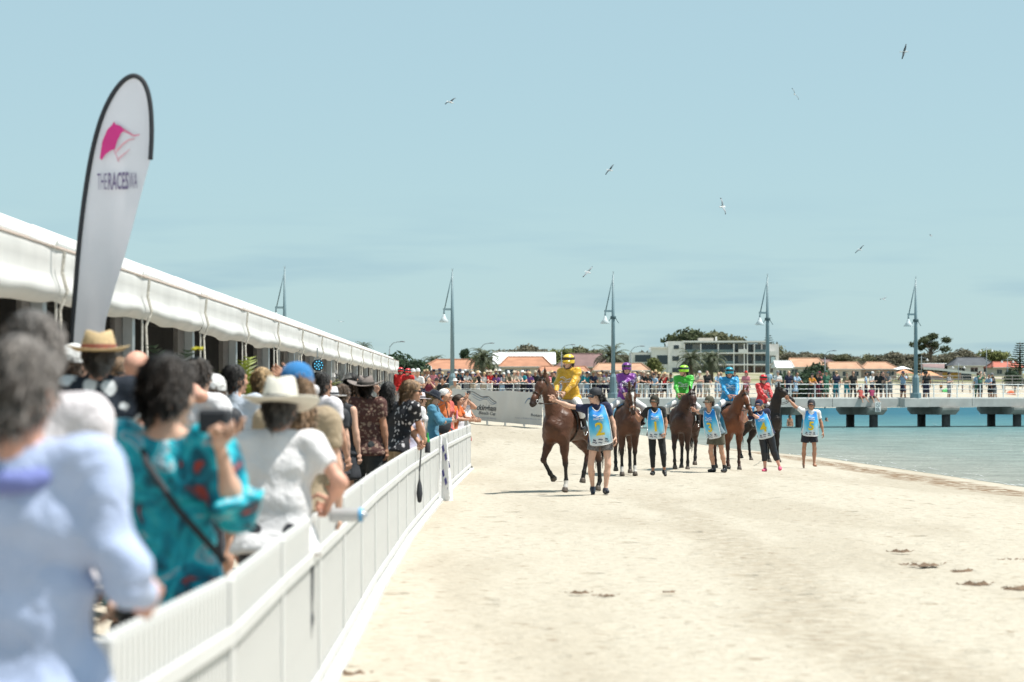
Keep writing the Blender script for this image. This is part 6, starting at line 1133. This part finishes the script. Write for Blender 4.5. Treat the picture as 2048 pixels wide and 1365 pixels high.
def landmark(x):
    L = [(845, 'left of left pole'), (900, 'by left pole'), (1000, 'above banner'), (1090, 'left of yellow jockey'), (1175, 'right of yellow jockey'), (1225, 'left of purple jockey'), (1300, 'right of purple jockey'), (1360, 'by green jockey'), (1420, 'left of blue jockey'), (1490, 'right of blue jockey'), (1570, 'right of red jockey'), (1640, 'above bib 5'), (1700, 'right of bib 5'), (1770, 'near warning sign'), (1840, 'by rightmost pole'), (1930, 'right of rightmost pole'), (2010, 'near right edge')]
    return min(L, key=lambda q: abs(q[0]-x))[1]
ORD = ['', 'second ', 'third ', 'fourth ', 'fifth ', 'sixth ', 'seventh ']
def jetty_person(x, k, top, bot, yaw=0, row=0, H=1.72, hat='beige', z=None, d=None, grp='spectators on the jetty', name='person'):
    s = jx(x); p = JA+JU*s+JN*(.42+row) if d is None else np.array((px(x, d), d)); zz = DECK-.1 if z is None else z; o = newobj('person', CM[k]); o.location = (*p, zz); o.rotation_euler.z = R(yaw)+(JYAW if d is None else 0); o.scale = (H/1.75,)*3
    r = random.Random(int(x*7+row*31)); mats = [SKIN[r.randrange(4)], cloth(CC[top]), cloth(CC[bot]), hairmat(r.choice(['dark', 'brown', 'black', 'blond'])), cloth(CC[hat]) if hat != 'straw' else straw, cloth((.05, .05, .06))]
    for i, m_ in enumerate(mats): o.material_slots[i].link = 'OBJECT'; o.material_slots[i].material = m_
    h = CMHAT[k]; w_ = 'front' if row < .6 else 'back'; base = '%s top%s, %s, %s' % (top, (', '+hat+' '+h) if h else '', {'leaning on the rail': 'at rail', 'with folded arms': 'arms folded', 'taking a picture': 'photographing', 'standing': 'standing'}[CMPOSE[k]], landmark(x)); key = (base, row > .6); SEEN[key] = SEEN.get(key, 0)+1; o_ = ORD[SEEN[key]-1]
    tag(o, ('%s%sperson in %s' % (o_, 'rear ' if row > .6 else '', base)), 'person', grp); return o
rc = random.Random(21); pal = ['white', 'black', 'navy', 'light blue', 'grey', 'black', 'navy', 'white', 'beige', 'purple', 'pink', 'khaki', 'teal', 'black', 'red', 'green']; hp2 = ['beige', 'white', 'black', 'straw', 'beige', 'navy', 'straw', 'white']
x = 834
while x < 1350:
    jetty_person(x, rc.choice([0, 1, 2, 9, 0, 9, 4]), rc.choice(pal), rc.choice(['black', 'navy', 'beige', 'white', 'grey', 'light blue']), rc.uniform(-35, 35), rc.uniform(0, .12), rc.uniform(1.58, 1.78), rc.choice(hp2)); x += rc.uniform(9.5, 14.5)
x = 838
while x < 1345:
    jetty_person(x, rc.choice([3, 5, 6, 7, 8, 10, 0, 7]), rc.choice(pal), rc.choice(['black', 'navy', 'beige', 'grey', 'light blue']), rc.uniform(-50, 50), rc.uniform(.7, 1.6), rc.uniform(1.66, 1.86), rc.choice(hp2)); x += rc.uniform(10, 17)
for a in [(1368, 3, 'white', 'grey', 10, 0, 1.72, 'grey'), (1404, 3, 'beige', 'grey', 5, 0, 1.74, 'white'), (1420, 5, 'black', 'beige', 0, .1, 1.80), (1440, 2, 'light blue', 'light blue', 0, 0, 1.70), (1456, 10, 'light blue', 'grey', 60, .8, 1.72), (1431, 7, 'pink', 'white', 20, .9, 1.64, 'beige'), (1483, 6, 'navy', 'black', 0, .7, 1.80, 'black'), (1497, 7, 'pink', 'pink', -20, 0, 1.74, 'red'), (1510, 5, 'grey', 'navy', 30, .9, 1.72),
          (1545, 6, 'light blue', 'light blue', 170, .3, 1.88, 'white'), (1561, 3, 'white', 'grey', 0, 0, 1.78, 'grey'), (1583, 5, 'navy', 'navy', 0, 0, 1.80), (1596, 2, 'light blue', 'light blue', 15, 0, 1.70), (1627, 1, 'orange', 'black', 10, 0, 1.62, 'black'), (1641, 0, 'black', 'maroon', -10, .1, 1.68, 'black'), (1652, 4, 'pink', 'navy', 20, .6, 1.74, 'maroon'), (1662, 6, 'green', 'green', 10, .3, 1.80, 'green'),
          (1684, 5, 'navy', 'teal', 180, .4, 1.80), (1687, 2, 'light blue', 'navy', 20, .8, 1.62), (1701, 3, 'khaki', 'teal', -15, .1, 1.70, 'khaki'), (1712, 10, 'black', 'black', 0, 0, 1.80), (1742, 5, 'light blue', 'navy', 60, .3, 1.72), (1752, 3, 'white', 'navy', 20, .1, 1.74, 'white'), (1763, 6, 'black', 'black', -20, 0, 1.78, 'khaki'), (1777, 8, 'navy', 'grey', -40, .3, 1.76), (1786, 1, 'grey', 'grey', -70, 0, 1.74, 'grey'),
          (1815, 4, 'light blue', 'navy', -40, .2, 1.76, 'navy'), (1820, 8, 'light blue', 'black', 20, .5, 1.80), (1862, 5, 'black', 'navy', 175, .2, 1.80), (1869, 8, 'black', 'navy', 30, .9, 1.78), (1904, 3, 'grey', 'grey', 40, 0, 1.72, 'black'), (1968, 8, 'green', 'black', 20, .1, 1.82), (1974, 5, 'light blue', 'green', 160, .8, 1.72), (1990, 2, 'light blue', 'black', -60, .2, 1.60), (1998, 1, 'black', 'grey', -80, .1, 1.45, 'black'), (2036, 6, 'navy', 'navy', 10, 3.0, 1.7, 'grey')]: jetty_person(*a)
# people on the sand by the marquee end and behind the jetty
for x, k, t_, b_, yw, d, z, hh in [(826, 6, 'white', 'grey', 10, 98, None, 'white'), (836, 3, 'white', 'navy', -20, 96, None, 'white'), (846, 5, 'navy', 'black', 20, 110, None, 'black'), (858, 8, 'maroon', 'black', 0, 108, None, 'black'), (873, 7, 'khaki', 'black', 10, 112, None, 'black'), (885, 5, 'black', 'grey', -15, 110, None, 'grey'), (910, 7, 'beige', 'navy', 0, 112, None, 'white')]:
    jetty_person(x, k, t_, b_, yw, 0, 1.74, hh, gz(px(x, d), d), d, 'spectators on the sand behind the banner')
for i, (x, d, k, t_) in enumerate([(1262, 300, 5, 'white'), (1312, 330, 3, 'red'), (1400, 345, 10, 'navy'), (1470, 350, 6, 'teal'), (1590, 408, 5, 'black'), (1672, 425, 8, 'pink'), (1730, 430, 3, 'white'), (1835, 440, 6, 'black'), (1882, 445, 5, 'orange'), (1925, 448, 10, 'navy'), (1940, 446, 3, 'white'), (1950, 452, 6, 'black'), (2010, 452, 5, 'grey'), (2030, 448, 8, 'black')]):
    o = jetty_person(x, k, t_, ['navy', 'beige', 'black'][i % 3], (i*67) % 180, 0, 1.72, 'beige', gz(px(x, d), d), d, 'people on the far beach'); o['label'] = 'tiny person in %s top on the far sand, %s from the left' % (t_, ['first', 'second', 'third', 'fourth', 'fifth', 'sixth', 'seventh', 'eighth', 'ninth', 'tenth', 'eleventh', 'twelfth', 'thirteenth', 'fourteenth'][i])
# children sitting on the jetty edge, two bathers
for x, top, bot, lab in [(1722, (.45, .10, .08), (.3, .05, .05), 'child in reddish swimwear sitting on the jetty edge'), (1744, (.30, .04, .10), (.02, .02, .03), 'child in maroon top and dark shorts with legs hanging off the jetty')]:
    s = jx(x); p = JA+JU*s+JN*(.02); person(lab, p[0], p[1], math.degrees(JYAW), 1.35, DECK, arms=(((-.5, .5, -1), (-.1, .2, -1)), None), legs=(((-.15, -1, -.1), (.2, -.35, -1)), ((.35, -1, -.1), (.5, -.4, -1))), lean=(-18, 6), hair=('short', 'dark'), top=('tee', cloth(top)), bottom=('shorts', cloth(bot)), shoes=None, extra={'seat': .09}, v=.026, group='children on the jetty edge', skin=1)
def bather(x, y, lab, H=1.7): X, d = px(x, 150), 150; d = (EYE-WATER_Z)*F/(y-790) if y else 150; X = px(x, d); person(lab, X, d, 30, H, WATER_Z-1.40 if y > 830 and 'head' in lab else WATER_Z-.95, hair=('short', 'dark'), top=('singlet', cloth((.30, .16, .10))), bottom=('shorts', cloth((.04, .04, .05))), skin=1, v=.03, shoes=None, group='bathers')
bather(1580, 853, 'bather standing waist-deep under the jetty'); bather(1653, 843, 'swimmer with only head above water right of bib 5')
# strollers and sunbathers' gear on the far beach
for i, (x, d, c, lab) in enumerate([(1245, 230, (.10, .45, .55), 'blue beach towel on the far sand'), (1893, 446, (.1, .5, .15), 'green beach tent on the far sand'), (2022, 450, (.55, .12, .05), 'red beach tent at the right edge of the far sand')]):
    X = px(x, d); t = empty('beach_tent', (X, d, gz(X, d))); m = MB(); m.sheet(lambda u, v: ((u-.5)*3, 1.2*math.cos(v*math.pi), 1.5*math.sin(v*math.pi)*(1-.5*(2*u-1)**2)), 8, 8); t.scale = (.5, .5, .5); m.build('canopy', cloth(c), t, True); MB().box(-1.4, 1.4, -1.2, 1.2, 0, .03).build('mat', cloth(c), t); tag(t, lab.replace('towel', 'tent'), 'beach tent', 'beach tents')

# ------------------------------------------------------------ gulls
def gull(label, x, y, span, bank, yaw, flap, dark):
    span *= 1.15; d = 1.05*F/span; t = empty('gull', (px(x, d), d, EYE-(y-790)*d/F)); t.rotation_euler = (R(20), R(bank), R(yaw)); wm_ = mat('gull_white', (.66, .66, .65), .7, .06); gm_ = mat('gull_grey', (.30, .31, .33) if not dark else (.10, .11, .12), .7, .1) if not dark else mat('gull_dark', (.07, .08, .09), .7, .1)
    m = MB(); m.lathe([(.001, -.2), (.03, -.17), (.06, -.05), (.055, .06), (.03, .15), (.012, .22)], 10, 1, .9, lambda p, th, r_, z: (p[0], z, p[1])); m.build('body', wm_, t, True); MB().lathe([(.001, -.27), (.028, -.24), (.035, -.2), (.02, -.16)], 8, fn=lambda p, th, r_, z: (p[0], z, p[1]+.015)).build('head', wm_, t, True)
    MB().tube([(0, -.26, .012), (0, -.31, .003)], [.01, .003], 5).build('beak', paint((.5, .12, .04)), t); MB().add([(-.02, .18, 0), (.02, .18, 0), (.06, .32, .005), (-.06, .32, .005), (0, .2, .015), (0, .32, .012)], [(0, 1, 4), (0, 4, 5, 3), (1, 2, 5, 4), (0, 3, 2, 1)]).build('tail', wm_, t)
    for s in (-1, 1):
        def wf(u, v, s=s): c = lerp(.17, .05, u**1.3); return (s*(.03+.46*u), -.07-.05*math.sin(u*2.2)+.16*max(0, u-.55)+c*v, .02+flap*(math.sin(u*2.0)*.20-.12*u*u)+.018*math.sin(v*3.14))
        w_ = MB(); w_.sheet(wf, 10, 3); o = w_.build('wing', gm_, t, True); sl = o.modifiers.new('thick', 'SOLIDIFY'); sl.thickness = .012
        tp = MB(); tp.sheet(lambda u, v: wf(.86+.16*u, v), 3, 2); q = tp.build('wing_tip', mat('gull_black', (.012, .012, .014), .7, 0), t, True); q.location.z = .004; sl = q.modifiers.new('thick', 'SOLIDIFY'); sl.thickness = .02
    return tag(t, label, 'gull', 'gulls over the beach')
for a in [('dark gull highest at the right, wings on edge', 1809, 104, 30, -72, 30, .6, True), ('white gull high in the right half of the sky', 1589, 189, 24, 55, 20, .5, False), ('gull left of centre high in the sky', 901, 205, 28, -28, 40, .9, True), ('gull above the pole between yellow and purple jockeys', 1220, 341, 26, -48, 30, .8, True), ('thin gull on edge near the middle right', 1444, 414, 32, 72, -20, .9, False), ('banking gull left of the cloud bank on the right', 1720, 500, 22, -42, 10, .7, True),
          ('small pale gull near the right edge below the cloud', 1861, 472, 12, 10, 60, 1.0, False), ('white gull just left of the pole by the purple jockey', 1176, 545, 28, -46, 25, .4, False), ('yellowish gull left of the rightmost light pole', 1767, 599, 17, -15, 30, 1.1, False), ('tiny far gull above the marquee roof', 682, 644, 10, 5, 10, .8, False), ('tiny pale gull left of the black flag pole', 180, 310, 9, 20, 30, .8, False)]: gull(*a)
